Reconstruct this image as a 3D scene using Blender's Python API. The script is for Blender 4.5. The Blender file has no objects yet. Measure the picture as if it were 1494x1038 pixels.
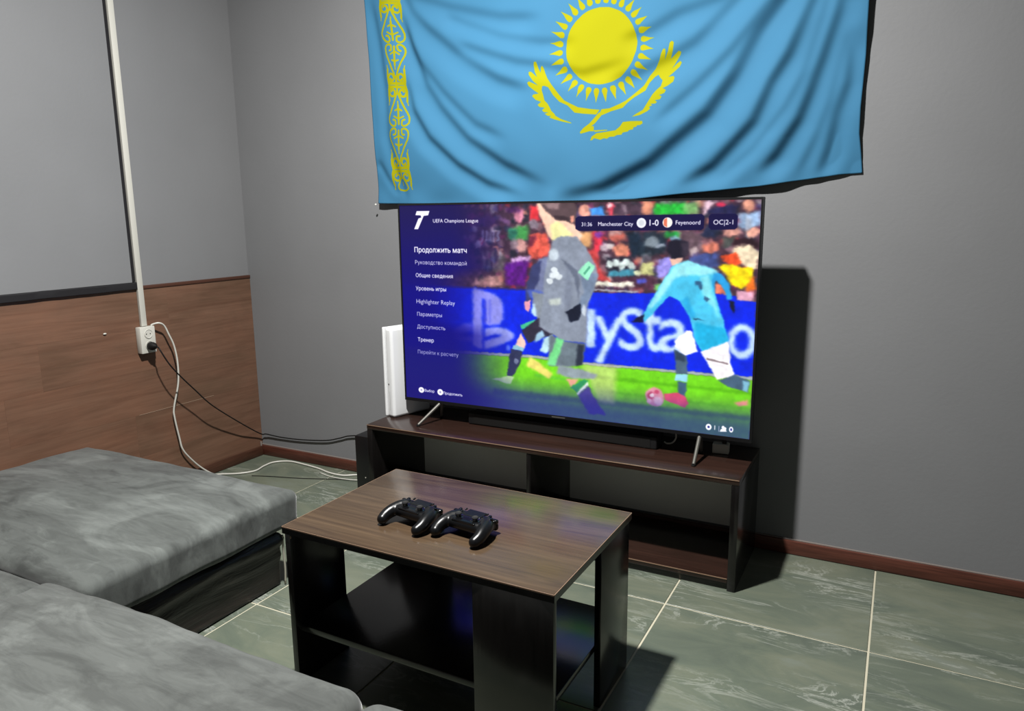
import bpy, bmesh, math, random
import numpy as np
from mathutils import Vector, Matrix, noise as mnoise
random.seed(7)
rng = np.random.default_rng(11)
scene = bpy.context.scene
COL = scene.collection
PI = math.pi

# ------------------------------------------------------------------ camera
CAM_POS = [2.996654, -2.774655, 1.263571]
CAM_R = [0.88590533, 0.4637382, -0.01089161]
CAM_U = [-0.07785344, 0.17179284, 0.98205197]
CAM_F = [-0.45728611, 0.86915712, -0.18829581]
cd = bpy.data.cameras.new('camera'); cam = bpy.data.objects.new('camera', cd); COL.objects.link(cam)
cd.sensor_width = 36.0; cd.sensor_fit = 'HORIZONTAL'; cd.lens = 1081.625 / 1494 * 36.0
cd.clip_start = .02; cd.clip_end = 60
m3 = Matrix((CAM_R, CAM_U, [-a for a in CAM_F])).transposed()
cam.matrix_world = Matrix.Translation(CAM_POS) @ m3.to_4x4()
scene.camera = cam

# ------------------------------------------------------------------ world, light, exposure
world = bpy.data.worlds.new('world'); scene.world = world; world.use_nodes = True
world.node_tree.nodes['Background'].inputs[0].default_value = (.5, .52, .55, 1)
world.node_tree.nodes['Background'].inputs[1].default_value = 0.0
ld = bpy.data.lights.new('ceiling_lamp', 'AREA'); ld.shape = 'DISK'; ld.size = .13; ld.energy = 206
ld.color = (1.0, .985, .955)
lo = bpy.data.objects.new('ceiling_lamp', ld); COL.objects.link(lo); lo.location = (1.82, -1.485, 2.87)
vs = scene.view_settings
vs.view_transform = 'Standard'; vs.look = 'None'; vs.gamma = 1.0; vs.exposure = 0.0; vs.use_curve_mapping = False

# ------------------------------------------------------------------ helpers: materials
def lin(c):
    # colour as it looks under the lamp -> reflectance (the lamp gives white paint about 1.7 times display white)
    return tuple(((v/255)/12.92 if v/255 <= .04045 else ((v/255+.055)/1.055)**2.4)/1.7 for v in c) + (1,)
def mat(name, col, rough=.5, spec=.5, metal=0.0, sheen=0.0, coat=0.0):
    m = bpy.data.materials.new(name); m.use_nodes = True
    b = m.node_tree.nodes['Principled BSDF']
    c = col if len(col) == 4 else tuple(col)+(1,)
    b.inputs['Base Color'].default_value = c
    b.inputs['Roughness'].default_value = rough; b.inputs['Specular IOR Level'].default_value = spec
    b.inputs['Metallic'].default_value = metal
    if sheen: b.inputs['Sheen Weight'].default_value = sheen; b.inputs['Sheen Roughness'].default_value = .35
    if coat: b.inputs['Coat Weight'].default_value = coat; b.inputs['Coat Roughness'].default_value = .08
    return m
def nd(m, t, **kw):
    n = m.node_tree.nodes.new(t)
    for k, v in kw.items():
        if hasattr(n, k): setattr(n, k, v)
        else: n.inputs[k].default_value = v
    return n
def lk(m, a, b): m.node_tree.links.new(a, b)
def bsdf(m): return m.node_tree.nodes['Principled BSDF']
def coords(m, scale=(1, 1, 1), kind='Object', rnd=0.0, rot=(0, 0, 0)):
    tc = nd(m, 'ShaderNodeTexCoord'); mp = nd(m, 'ShaderNodeMapping'); mp.inputs['Scale'].default_value = scale
    mp.inputs['Rotation'].default_value = rot
    lk(m, tc.outputs[kind], mp.inputs['Vector'])
    if rnd:
        oi = nd(m, 'ShaderNodeObjectInfo'); mu = nd(m, 'ShaderNodeMath', operation='MULTIPLY'); mu.inputs[1].default_value = rnd
        lk(m, oi.outputs['Random'], mu.inputs[0]); cx = nd(m, 'ShaderNodeCombineXYZ')
        for i in range(3): lk(m, mu.outputs[0], cx.inputs[i])
        lk(m, cx.outputs[0], mp.inputs['Location'])
    return mp.outputs[0]
def noise_tex(m, vec, scale, detail=4, rough=.55, dist=0.0):
    n = nd(m, 'ShaderNodeTexNoise'); n.inputs['Scale'].default_value = scale; n.inputs['Detail'].default_value = detail
    n.inputs['Roughness'].default_value = rough; n.inputs['Distortion'].default_value = dist
    lk(m, vec, n.inputs['Vector']); return n.outputs['Fac']
def ramp(m, fac, stops):
    r = nd(m, 'ShaderNodeValToRGB'); e = r.color_ramp.elements
    while len(e) < len(stops): e.new(.5)
    for i, (p, c) in enumerate(stops):
        e[i].position = p; e[i].color = c if len(c) == 4 else tuple(c)+(1,)
    lk(m, fac, r.inputs[0]); return r.outputs[0]
def mix(m, fac, a, b, mode='MIX'):
    n = nd(m, 'ShaderNodeMix', data_type='RGBA', blend_type=mode)
    for s, v in ((n.inputs[0], fac), (n.inputs[6], a), (n.inputs[7], b)):
        if hasattr(v, 'links'): lk(m, v, s)
        else: s.default_value = v
    return n.outputs[2]
def bump(m, h, strength=.2, dist=.01):
    n = nd(m, 'ShaderNodeBump'); n.inputs['Strength'].default_value = strength; n.inputs['Distance'].default_value = dist
    lk(m, h, n.inputs['Height']); lk(m, n.outputs[0], bsdf(m).inputs['Normal'])

def paint(name, col, rough=.55):
    m = mat(name, col, rough, .3)
    v = coords(m, (1, 1, 1)); f = noise_tex(m, v, 1.6, 3)
    c0 = tuple(a*.95 for a in col[:3])+(1,); c1 = tuple(a*1.05 for a in col[:3])+(1,)
    lk(m, ramp(m, f, [(.3, c0), (.7, c1)]), bsdf(m).inputs['Base Color'])
    bump(m, noise_tex(m, v, 60, 5, .6), .12, .004)
    return m
def wood(name, dark, light, axis, rough, spec=.5, scale=1.0, rnd=9.0, kind='Object', fine=.5):
    m = mat(name, dark, rough, spec)
    st = [14*scale, 14*scale, 14*scale]; st[axis] = 1.1*scale
    v = coords(m, tuple(st), kind, rnd)
    f1 = noise_tex(m, v, 2.2, 8, .68, 1.4)
    st2 = [60*scale]*3; st2[axis] = 2.4*scale
    v2 = coords(m, tuple(st2), kind, rnd)
    f2 = noise_tex(m, v2, 3.0, 3, .6)
    c = ramp(m, f1, [(.28, dark), (.5, tuple((a+b)/2 for a, b in zip(dark, light))), (.74, light)])
    g = ramp(m, f2, [(.35, (fine, fine, fine, 1)), (.6, (1, 1, 1, 1))])
    lk(m, mix(m, .75, c, g, 'MULTIPLY'), bsdf(m).inputs['Base Color'])
    bump(m, f2, .08, .002)
    return m

M = {}
M['wall'] = paint('wall_paint', lin((142, 143, 145)))
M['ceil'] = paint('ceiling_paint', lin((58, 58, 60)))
M['plank'] = wood('laminate_plank', lin((118, 85, 67)), lin((140, 106, 86)), 1, .42, .35, .6, 30, fine=.86)
_m = M['plank']; _b = bsdf(_m); _src = _b.inputs['Base Color'].links[0].from_socket
_f = noise_tex(_m, coords(_m, (1, 1, 2.2), 'Object', 17.0), 2.1, 4, .6, .5)
lk(_m, mix(_m, 1.0, _src, ramp(_m, _f, [(.3, (.80, .84, .82, 1)), (.5, (1, 1, 1, 1)), (.7, (1.16, 1.08, 1.05, 1))]), 'MULTIPLY'), _b.inputs['Base Color'])
M['skirting_dark'] = wood('dark_skirting', lin((84, 53, 40)), lin((100, 66, 50)), 1, .45, .35, .8, 5)
M['skirting'] = wood('skirting', lin((92, 52, 41)), lin((120, 70, 56)), 0, .4, .4, .8, 5)
M['dark_lip'] = mat('dark_lip', lin((38, 37, 40)), .7, .2)
M['brown_trim'] = mat('brown_trim', lin((88, 55, 42)), .45, .4)
M['grout'] = mat('grout', lin((214, 208, 184)), .8, .2)
M['white_plastic'] = mat('white_plastic', lin((232, 230, 220)), .35, .4)
M['white_shell'] = mat('white_shell', (.62, .63, .635, 1), .38, .35)
M['black_plastic'] = mat('black_plastic', lin((20, 20, 22)), .35, .5)
M['matte_black'] = mat('matte_black', lin((14, 14, 16)), .55, .35)
M['rubber'] = mat('rubber', lin((18, 17, 16)), .6, .3)
M['steel'] = mat('brushed_steel', lin((118, 116, 110)), .5, .35, .6)
M['venge'] = wood('dark_veneer', (.0050, .0044, .0042, 1), (.0078, .0068, .0066, 1), 2, .20, .5, .8, 5)
M['table_top'] = wood('walnut_laminate', lin((66, 51, 39)), lin((101, 82, 62)), 0, .22, .6, .55, 0, fine=.72)
M['stand_top'] = wood('stand_laminate', lin((44, 30, 25)), lin((64, 43, 36)), 0, .20, .5, .6, 0, fine=.7)
M['pale_tan'] = mat('pale_tan', lin((150, 122, 100)), .4, .4)  # colour of the edge highlights built as strips, also of the screw cap
M['grey_box'] = mat('grey_box', lin((205, 203, 190)), .5, .3)

def tile_mat():
    m = mat('slate_tile', (.15, .16, .14), .33, .45)
    v = coords(m, (1.0, 2.6, 1), 'Object', 23.0)
    f = noise_tex(m, v, 2.4, 7, .62, .9)
    base = ramp(m, f, [(.25, lin((90, 99, 90))), (.45, lin((108, 117, 103))), (.6, lin((121, 127, 110))), (.8, lin((130, 138, 128)))])
    v2 = coords(m, (1.1, 4.2, 1), 'Object', 41.0)
    f2 = noise_tex(m, v2, 2.6, 9, .68, 1.2)
    vein = ramp(m, f2, [(.470, (0, 0, 0, 1)), (.497, (1, 1, 1, 1)), (.524, (0, 0, 0, 1))])
    f3 = noise_tex(m, v, 1.7, 3, .5)
    msk = ramp(m, f3, [(.46, (0, 0, 0, 1)), (.66, (.85, .85, .85, 1))])
    vm = mix(m, 1.0, vein, msk, 'MULTIPLY')
    c = mix(m, vm, base, lin((182, 186, 176)))
    lk(m, c, bsdf(m).inputs['Base Color'])
    bump(m, f2, .25, .004)
    return m
M['tile'] = tile_mat()
def velvet_mat(name, base, k=1.0, rot=.6):
    m = mat(name, base, .85, .12, 0, .42)
    v = coords(m, (1.0, 1.9, 1.6), rot=(0, 0, rot)); f = noise_tex(m, v, 2.3, 6, .6, 1.6)
    d = tuple(a*(1-.36*k) for a in base[:3])+(1,); l = tuple(a*(1+.46*k) for a in base[:3])+(1,)
    c = ramp(m, f, [(.36, d), (.46, base), (.53, base), (.63, l)])
    v2 = coords(m, (1, 4.5, 2), rot=(0, 0, rot+.15)); f2 = noise_tex(m, v2, 5.5, 6, .66, .9)
    g = ramp(m, f2, [(.36, (.76, .76, .76, 1)), (.60, (1.12, 1.12, 1.12, 1))])
    lk(m, mix(m, .85, c, g, 'MULTIPLY'), bsdf(m).inputs['Base Color'])
    v3 = coords(m, (1, 1, 1)); bump(m, noise_tex(m, v3, 420, 2), .15, .001)
    return m
M['velvet'] = velvet_mat('grey_velvet', (.071, .077, .073, 1), 1.0, .35)
M['velvet2'] = velvet_mat('grey_velvet_seat', (.074, .079, .075, 1), .75, .75)
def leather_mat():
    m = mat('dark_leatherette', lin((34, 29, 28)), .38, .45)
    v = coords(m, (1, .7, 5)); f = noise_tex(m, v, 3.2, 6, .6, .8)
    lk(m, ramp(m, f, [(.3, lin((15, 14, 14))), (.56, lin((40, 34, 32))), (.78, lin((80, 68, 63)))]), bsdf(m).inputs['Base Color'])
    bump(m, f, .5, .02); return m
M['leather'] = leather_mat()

# ------------------------------------------------------------------ helpers: geometry
def box(bm, x0, x1, y0, y1, z0, z1):
    vs_ = [bm.verts.new(p) for p in ((x0,y0,z0),(x1,y0,z0),(x1,y1,z0),(x0,y1,z0),(x0,y0,z1),(x1,y0,z1),(x1,y1,z1),(x0,y1,z1))]
    for f in ((0,3,2,1),(4,5,6,7),(0,1,5,4),(1,2,6,5),(2,3,7,6),(3,0,4,7)): bm.faces.new([vs_[i] for i in f])
def bevel_all(bm, w, seg=2):
    bmesh.ops.bevel(bm, geom=list(bm.edges), offset=w, segments=seg, affect='EDGES', profile=.5, clamp_overlap=True)
def spline(pts, n=8):
    P = [Vector(p) for p in pts]; P = [P[0]*2-P[1]] + P + [P[-1]*2-P[-2]]; out = []
    for i in range(1, len(P)-2):
        a, b, c, d = P[i-1:i+3]
        for k in range(n):
            t = k/n
            out.append(.5*((2*b)+(-a+c)*t+(2*a-5*b+4*c-d)*t*t+(-a+3*b-3*c+d)*t**3))
    out.append(P[-2]); return out
def tube(bm, pts, r, n=8, cap=True):
    P = [Vector(p) for p in pts]; rs = r if isinstance(r, (list, tuple)) else [r]*len(P)
    up = Vector((0, 0, 1)); prev = None; rings = []
    for i, p in enumerate(P):
        t = (P[min(i+1, len(P)-1)] - P[max(i-1, 0)]).normalized()
        if prev is None:
            a = t.cross(up if abs(t.z) < .95 else Vector((1, 0, 0))).normalized()
        else:
            a = (prev - t*prev.dot(t)).normalized()
        prev = a; b = t.cross(a)
        rings.append([bm.verts.new(p + (a*math.cos(2*PI*k/n) + b*math.sin(2*PI*k/n))*rs[i]) for k in range(n)])
    for i in range(len(rings)-1):
        for k in range(n):
            bm.faces.new((rings[i][k], rings[i][(k+1) % n], rings[i+1][(k+1) % n], rings[i+1][k]))
    if cap:
        bm.faces.new(rings[0][::-1]); bm.faces.new(rings[-1])
def lathe(bm, prof, mx=None, n=20):
    mx = mx or Matrix.Identity(4); rings = []
    for r, z in prof:
        rings.append([bm.verts.new(mx @ Vector((r*math.cos(2*PI*k/n), r*math.sin(2*PI*k/n), z))) for k in range(n)])
    for i in range(len(rings)-1):
        for k in range(n): bm.faces.new((rings[i][k], rings[i][(k+1) % n], rings[i+1][(k+1) % n], rings[i+1][k]))
    bm.faces.new(rings[0][::-1]); bm.faces.new(rings[-1])
def ellipsoid(bm, c, r, u=20, v=12):
    mx = Matrix.Translation(c) @ Matrix.Diagonal((*r, 1))
    bmesh.ops.create_uvsphere(bm, u_segments=u, v_segments=v, radius=1, matrix=mx)
def axis_vals(h, r, step):
    a = [-h + r*(1-math.cos(i*PI/2/5)) if False else -h + r*i/5 for i in range(6)]
    n = max(2, int(round((2*h-2*r)/step)))
    b = [-h+r + (2*h-2*r)*i/n for i in range(1, n)]
    return a + b + [-v for v in a[::-1]]
def rbox(bm, cx, cy, cz, sx, sy, sz, r, step=.03, disp=None):
    hs = (sx/2, sy/2, sz/2); r = min(r, *[h*.98 for h in hs])
    ax = [axis_vals(h, r, step) for h in hs]; cache = {}
    def vert(p):
        k = tuple(round(a, 5) for a in p)
        if k in cache: return cache[k]
        q = Vector([max(-h+r, min(h-r, a)) for a, h in zip(p, hs)]); d = Vector(p)-q
        # spread along the arc evenly
        if d.length > 1e-9:
            e = Vector([math.tan(a/r*PI/4)*r if abs(a) < r*1.0001 else a for a in d]) if r > 0 else d
            pt = q + e.normalized()*r
        else: pt = q
        nrm = d.normalized() if d.length > 1e-9 else Vector((0, 0, 1))
        if disp: pt = disp(pt, nrm, hs)
        v = bm.verts.new(Vector((cx, cy, cz)) + pt); cache[k] = v; return v
    for a, b, c in ((0, 1, 2), (1, 2, 0), (2, 0, 1)):
        for s in (-1, 1):
            A, B = ax[a], ax[b]
            for i in range(len(A)-1):
                for j in range(len(B)-1):
                    ps = []
                    for u, w in ((A[i], B[j]), (A[i+1], B[j]), (A[i+1], B[j+1]), (A[i], B[j+1])):
                        p = [0, 0, 0]; p[a] = u; p[b] = w; p[c] = s*hs[c]; ps.append(vert(p))
                    if s < 0: ps.reverse()
                    bm.faces.new(ps)
def link(name, me, parent=None, m=None, loc=None):
    o = bpy.data.objects.new(name, me); COL.objects.link(o)
    if parent: o.parent = parent
    if loc: o.location = loc
    if m and not me.materials: me.materials.append(m)
    return o
def obj(name, bm, m, parent=None, smooth=None):
    bmesh.ops.recalc_face_normals(bm, faces=bm.faces[:])
    me = bpy.data.meshes.new(name); bm.to_mesh(me); bm.free()
    if m: me.materials.append(m)
    if smooth is not None:
        me.polygons.foreach_set('use_smooth', [True]*len(me.polygons))
        if smooth < 3: me.set_sharp_from_angle(angle=smooth)
    o = bpy.data.objects.new(name, me); COL.objects.link(o)
    if parent: o.parent = parent
    return o
def bbox_obj(name, x0, x1, y0, y1, z0, z1, m, parent=None, bev=.002, seg=2):
    bm = bmesh.new(); box(bm, x0, x1, y0, y1, z0, z1)
    if bev: bevel_all(bm, bev, seg)
    return obj(name, bm, m, parent, .7 if bev else None)
def struct(o, kind='structure'): o['kind'] = kind; return o
def tag(o, label, cat, group=None):
    o['label'] = label; o['category'] = cat
    if group: o['group'] = group
    return o
def thing(name, loc, rz, label, cat, group=None):
    o = bpy.data.objects.new(name, None); COL.objects.link(o); o.empty_display_size = .1
    o.location = loc; o.rotation_euler = (0, 0, rz); return tag(o, label, cat, group)

# ------------------------------------------------------------------ room shell
RX, RY, RZ = 4.7, -4.6, 2.95
struct(bbox_obj('wall_back', -.12, RX+.12, 0, .12, -.05, RZ, M['wall'], bev=0))
wl = struct(bbox_obj('wall_left', -.12, 0, RY-.12, 0, -.05, RZ, M['wall'], bev=0))
struct(bbox_obj('wall_right', RX, RX+.12, RY-.12, 0, -.05, RZ, M['wall'], bev=0))
struct(bbox_obj('wall_front', 0, RX, RY-.12, RY, -.05, RZ, M['wall'], bev=0))
struct(bbox_obj('ceiling', -.12, RX+.12, RY-.12, .12, RZ, RZ+.1, M['ceil'], bev=0))
# floor: grout bed with one tile object per tile
fl = struct(bbox_obj('floor', 0, RX, RY, 0, -.05, -.0025, M['grout'], bev=0))
T = 0.6034; XA = 2.9958; Y2 = -0.5678; G = .0030
xs = sorted({max(0, min(RX, XA + k*T)) for k in range(-5, 4)} | {0, RX})
ys = sorted({max(RY, min(0, Y2 - k*T)) for k in range(-1, 8)} | {0, RY})
tcache = {}
for i in range(len(xs)-1):
    for j in range(len(ys)-1):
        w, d = xs[i+1]-xs[i]-2*G, ys[j+1]-ys[j]-2*G
        if w < .03 or d < .03: continue
        key = (round(w, 3), round(d, 3))
        if key not in tcache:
            bm = bmesh.new(); box(bm, -w/2, w/2, -d/2, d/2, -.012, 0)
            bmesh.ops.bevel(bm, geom=[e for e in bm.edges if all(v.co.z > -.001 for v in e.verts)], offset=.0012, segments=1, affect='EDGES')
            me = bpy.data.meshes.new('tile'); bm.to_mesh(me); bm.free(); me.materials.append(M['tile']); tcache[key] = me
        t = link('tile', tcache[key], fl); t.location = ((xs[i]+xs[i+1])/2, (ys[j]+ys[j+1])/2, random.uniform(-.0004, .0004))
        t.rotation_euler = (0, 0, random.choice((0, PI)) if True else 0)
# laminate planks on the left wall
rows = [(.008, .195), (.195, .390), (.390, .585), (.585, .777), (.777, .953)]
for k, (z0, z1) in enumerate(rows):
    y = -[.0, .72, .0, 1.10, .50][k]; segs = []
    if y < 0: segs.append((y, 0))
    while y > -2.9: segs.append((y-1.25, y)); y -= 1.25
    for a, b in segs:
        pr = .0092 + random.uniform(0, .0004)
        bbox_obj('plank', .0, pr, a+.0001, b-.0001 if b < 0 else -.001, z0+.00015, z1-.00015, M['plank'], wl, 0)
M['joint'] = mat('pale_seam', lin((176, 150, 128)), .7, .2)
bbox_obj('pale_seam', .0088, .0103, -.70, -.29, .3888, .3906, M['joint'], wl, 0)  # thin pale strip along the seam between two plank rows
# thicker painted sheet left of the trunking, its open lower edge and the shade under it coloured as a dark lip
bbox_obj('wall_panel', 0, .018, RY+.01, -.671, .984, RZ-.001, M['wall'], wl, .001, 1)
def wavy_lip():
    bm = bmesh.new(); n = 60; ring = []
    for i in range(n+1):
        y = -2.9 + (2.9-.650)*i/n
        dz = .0035*mnoise.noise(Vector((y*9, 3, 0))); dx = .002*mnoise.noise(Vector((y*13, 9, 0)))
        ring.append([bm.verts.new(p) for p in ((.0005, y, .955), (.0215+dx, y, .954+dz*.4), (.0225+dx, y, .956+dz*.4), (.0225+dx, y, .980+dz), (.0205, y, .984+dz), (.0005, y, .9845))])
    for i in range(n):
        for k in range(6): bm.faces.new((ring[i][k], ring[i][(k+1) % 6], ring[i+1][(k+1) % 6], ring[i+1][k]))
    bm.faces.new(ring[0]); bm.faces.new(ring[-1][::-1])
    return obj('trim_1', bm, M['dark_lip'], None, .4)
struct(wavy_lip())
struct(bbox_obj('trim_2', 0, .014, -.623, -.001, .951, .966, M['brown_trim'], bev=.002))
struct(bbox_obj('trim_3', 0, .0175, -.671, -.658, .987, RZ-.001, M['dark_lip'], bev=0))
struct(bbox_obj('baseboard_back', .0, RX, -.014, 0, .0003, .055, M['skirting'], bev=.004))
struct(bbox_obj('baseboard_left', .0126, .026, -.95, -.015, .0003, .052, M['skirting_dark'], bev=.004))
# pale line along the top of the back skirting, caulk in the corner
M['pale_grey'] = mat('pale_grey', lin((150, 140, 134)), .8, .2)
struct(bbox_obj('trim_4', 0.0, RX, -.006, 0, .0552, .0585, M['pale_grey'], bev=0))
struct(bbox_obj('trim_5', .0125, .020, -.020, -.0145, .001, .075, M['pale_grey'], bev=.002))

# ------------------------------------------------------------------ raster helpers for flat print (flag print, picture on the screen)
def pip_mask(pts, W, H, ss=2):
    P = np.array(pts, float); x0 = int(max(0, math.floor(P[:, 0].min())-1)); x1 = int(min(W, math.ceil(P[:, 0].max())+2))
    y0 = int(max(0, math.floor(P[:, 1].min())-1)); y1 = int(min(H, math.ceil(P[:, 1].max())+2))
    if x1 <= x0 or y1 <= y0: return None
    X = (np.arange((x1-x0)*ss)+.5)/ss + x0; Y = (np.arange((y1-y0)*ss)+.5)/ss + y0
    ins = np.zeros((len(Y), len(X)), bool)
    for (ax, ay), (bx, by) in zip(P, np.roll(P, -1, 0)):
        if ay == by: continue
        rows_ = (ay > Y) != (by > Y)
        if not rows_.any(): continue
        xc = ax + (Y[rows_]-ay)*(bx-ax)/(by-ay)
        ins[rows_] ^= X[None, :] < xc[:, None]
    mk = ins.reshape(y1-y0, ss, x1-x0, ss).mean((1, 3))
    return x0, y0, mk
def blur1(a, r, axis):
    if r < .5: return a
    n = int(max(1, round(r*2))); k = np.exp(-.5*(np.arange(-n, n+1)/r)**2); k /= k.sum()
    pad = [(0, 0)]*a.ndim; pad[axis] = (n, n); b = np.pad(a, pad, mode='edge'); out = np.zeros_like(a)
    for i, w in enumerate(k):
        sl = [slice(None)]*a.ndim; sl[axis] = slice(i, i+a.shape[axis]); out += w*b[tuple(sl)]
    return out
def stamp(img, mk, x0, y0, col, alpha, br=0, brx=None):
    H, W = img.shape[:2]; brx = br if brx is None else brx
    if br > .4 or brx > .4:
        p = int(max(br, brx)*2.5)+2; mk = np.pad(mk, p); x0 -= p; y0 -= p; mk = blur1(blur1(mk, br, 0), brx, 1)
    h, w = mk.shape; a0, b0 = max(0, x0), max(0, y0); a1, b1 = min(W, x0+w), min(H, y0+h)
    if a1 <= a0 or b1 <= b0: return
    k = (mk[b0-y0:b1-y0, a0-x0:a1-x0]*alpha)[..., None]
    img[b0:b1, a0:a1] = img[b0:b1, a0:a1]*(1-k) + np.array(col, float)/255*k
def ell_pts(c, r, n=28): return [(c[0]+r[0]*math.cos(2*PI*i/n), c[1]+r[1]*math.sin(2*PI*i/n)) for i in range(n)]
def stroke(img, pts, w, col):
    H, W = img.shape[:2]
    for (ax, ay), (bx, by) in zip(pts[:-1], pts[1:]):
        x0 = int(max(0, min(ax, bx)-w-2)); x1 = int(min(W, max(ax, bx)+w+3)); y0 = int(max(0, min(ay, by)-w-2)); y1 = int(min(H, max(ay, by)+w+3))
        if x1 <= x0 or y1 <= y0: continue
        X, Y = np.meshgrid(np.arange(x0, x1)+.5, np.arange(y0, y1)+.5)
        dx, dy = bx-ax, by-ay; L = dx*dx+dy*dy+1e-9; t = np.clip(((X-ax)*dx+(Y-ay)*dy)/L, 0, 1)
        d = np.hypot(X-ax-t*dx, Y-ay-t*dy); k = np.clip(w-d+.5, 0, 1)[..., None]
        img[y0:y1, x0:x1] = img[y0:y1, x0:x1]*(1-k) + np.array(col, float)/255*k
def text_outline(s):
    """outline edges (directed) of a word in the built-in font"""
    cu = bpy.data.curves.new('lettering', 'FONT'); cu.body = s; cu.resolution_u = 4; cu.fill_mode = 'NONE'
    o = bpy.data.objects.new('lettering', cu); COL.objects.link(o)
    dg = bpy.context.evaluated_depsgraph_get(); me = o.evaluated_get(dg).to_mesh()
    co = np.array([v.co[:2] for v in me.vertices]); ed = [tuple(e.vertices) for e in me.edges]
    o.evaluated_get(dg).to_mesh_clear(); bpy.data.objects.remove(o); bpy.data.curves.remove(cu)
    # walk each loop so that all its edges point the same way round
    nb = {}
    for i, j in ed: nb.setdefault(i, []).append(j); nb.setdefault(j, []).append(i)
    seen = set(); out = []
    for st in range(len(co)):
        if st in seen or st not in nb: continue
        lo_ = min(nb[st]) if len(nb[st]) > 1 else nb[st][0]
        p, c = st, (st+1 if st+1 in nb[st] else lo_); seen.add(st); out.append((p, c))
        while c != st and c not in seen:
            seen.add(c); nx = [k for k in nb[c] if k != p]
            if not nx: break
            p, c = c, nx[0]; out.append((p, c))
    return co, out
def text_mask(co, ed, W, H, ss=3, grow=0.0):
    x0 = int(math.floor(co[:, 0].min()))-3; x1 = int(math.ceil(co[:, 0].max()))+4
    y0 = int(math.floor(co[:, 1].min()))-3; y1 = int(math.ceil(co[:, 1].max()))+4
    C = (co-[x0, y0])*ss; wn = np.zeros(((y1-y0)*ss, (x1-x0)*ss), np.int16)
    X = np.arange(wn.shape[1])+.5
    for i, j in ed:
        (ax, ay), (bx, by) = C[i], C[j]
        if ay == by: continue
        sg = 1 if by > ay else -1; lo_, hi = min(ay, by), max(ay, by)
        r0 = max(0, int(math.ceil(lo_-.5))); r1 = min(wn.shape[0], int(math.ceil(hi-.5)))
        for r in range(r0, r1):
            xc = ax+(r+.5-ay)*(bx-ax)/(by-ay); wn[r, :max(0, int(round(xc)))] += sg
    m = (wn != 0).astype(float)
    if grow > 0:
        k = int(round(grow*ss)); g = m.copy()
        for dx in range(-k, k+1):
            for dy in range(-k, k+1):
                if dx*dx+dy*dy <= k*k+.5: g = np.maximum(g, np.roll(np.roll(m, dy, 0), dx, 1))
        m = g
    return x0, y0, m.reshape(y1-y0, ss, x1-x0, ss).mean((1, 3))
def to_image(name, arr):
    H, W = arr.shape[:2]; im = bpy.data.images.new(name, W, H, alpha=False)
    px = np.ones((H, W, 4), np.float32); px[..., :3] = np.clip(arr[::-1], 0, 1)
    im.pixels.foreach_set(px.ravel()); im.update(); im.pack(); return im

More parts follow.
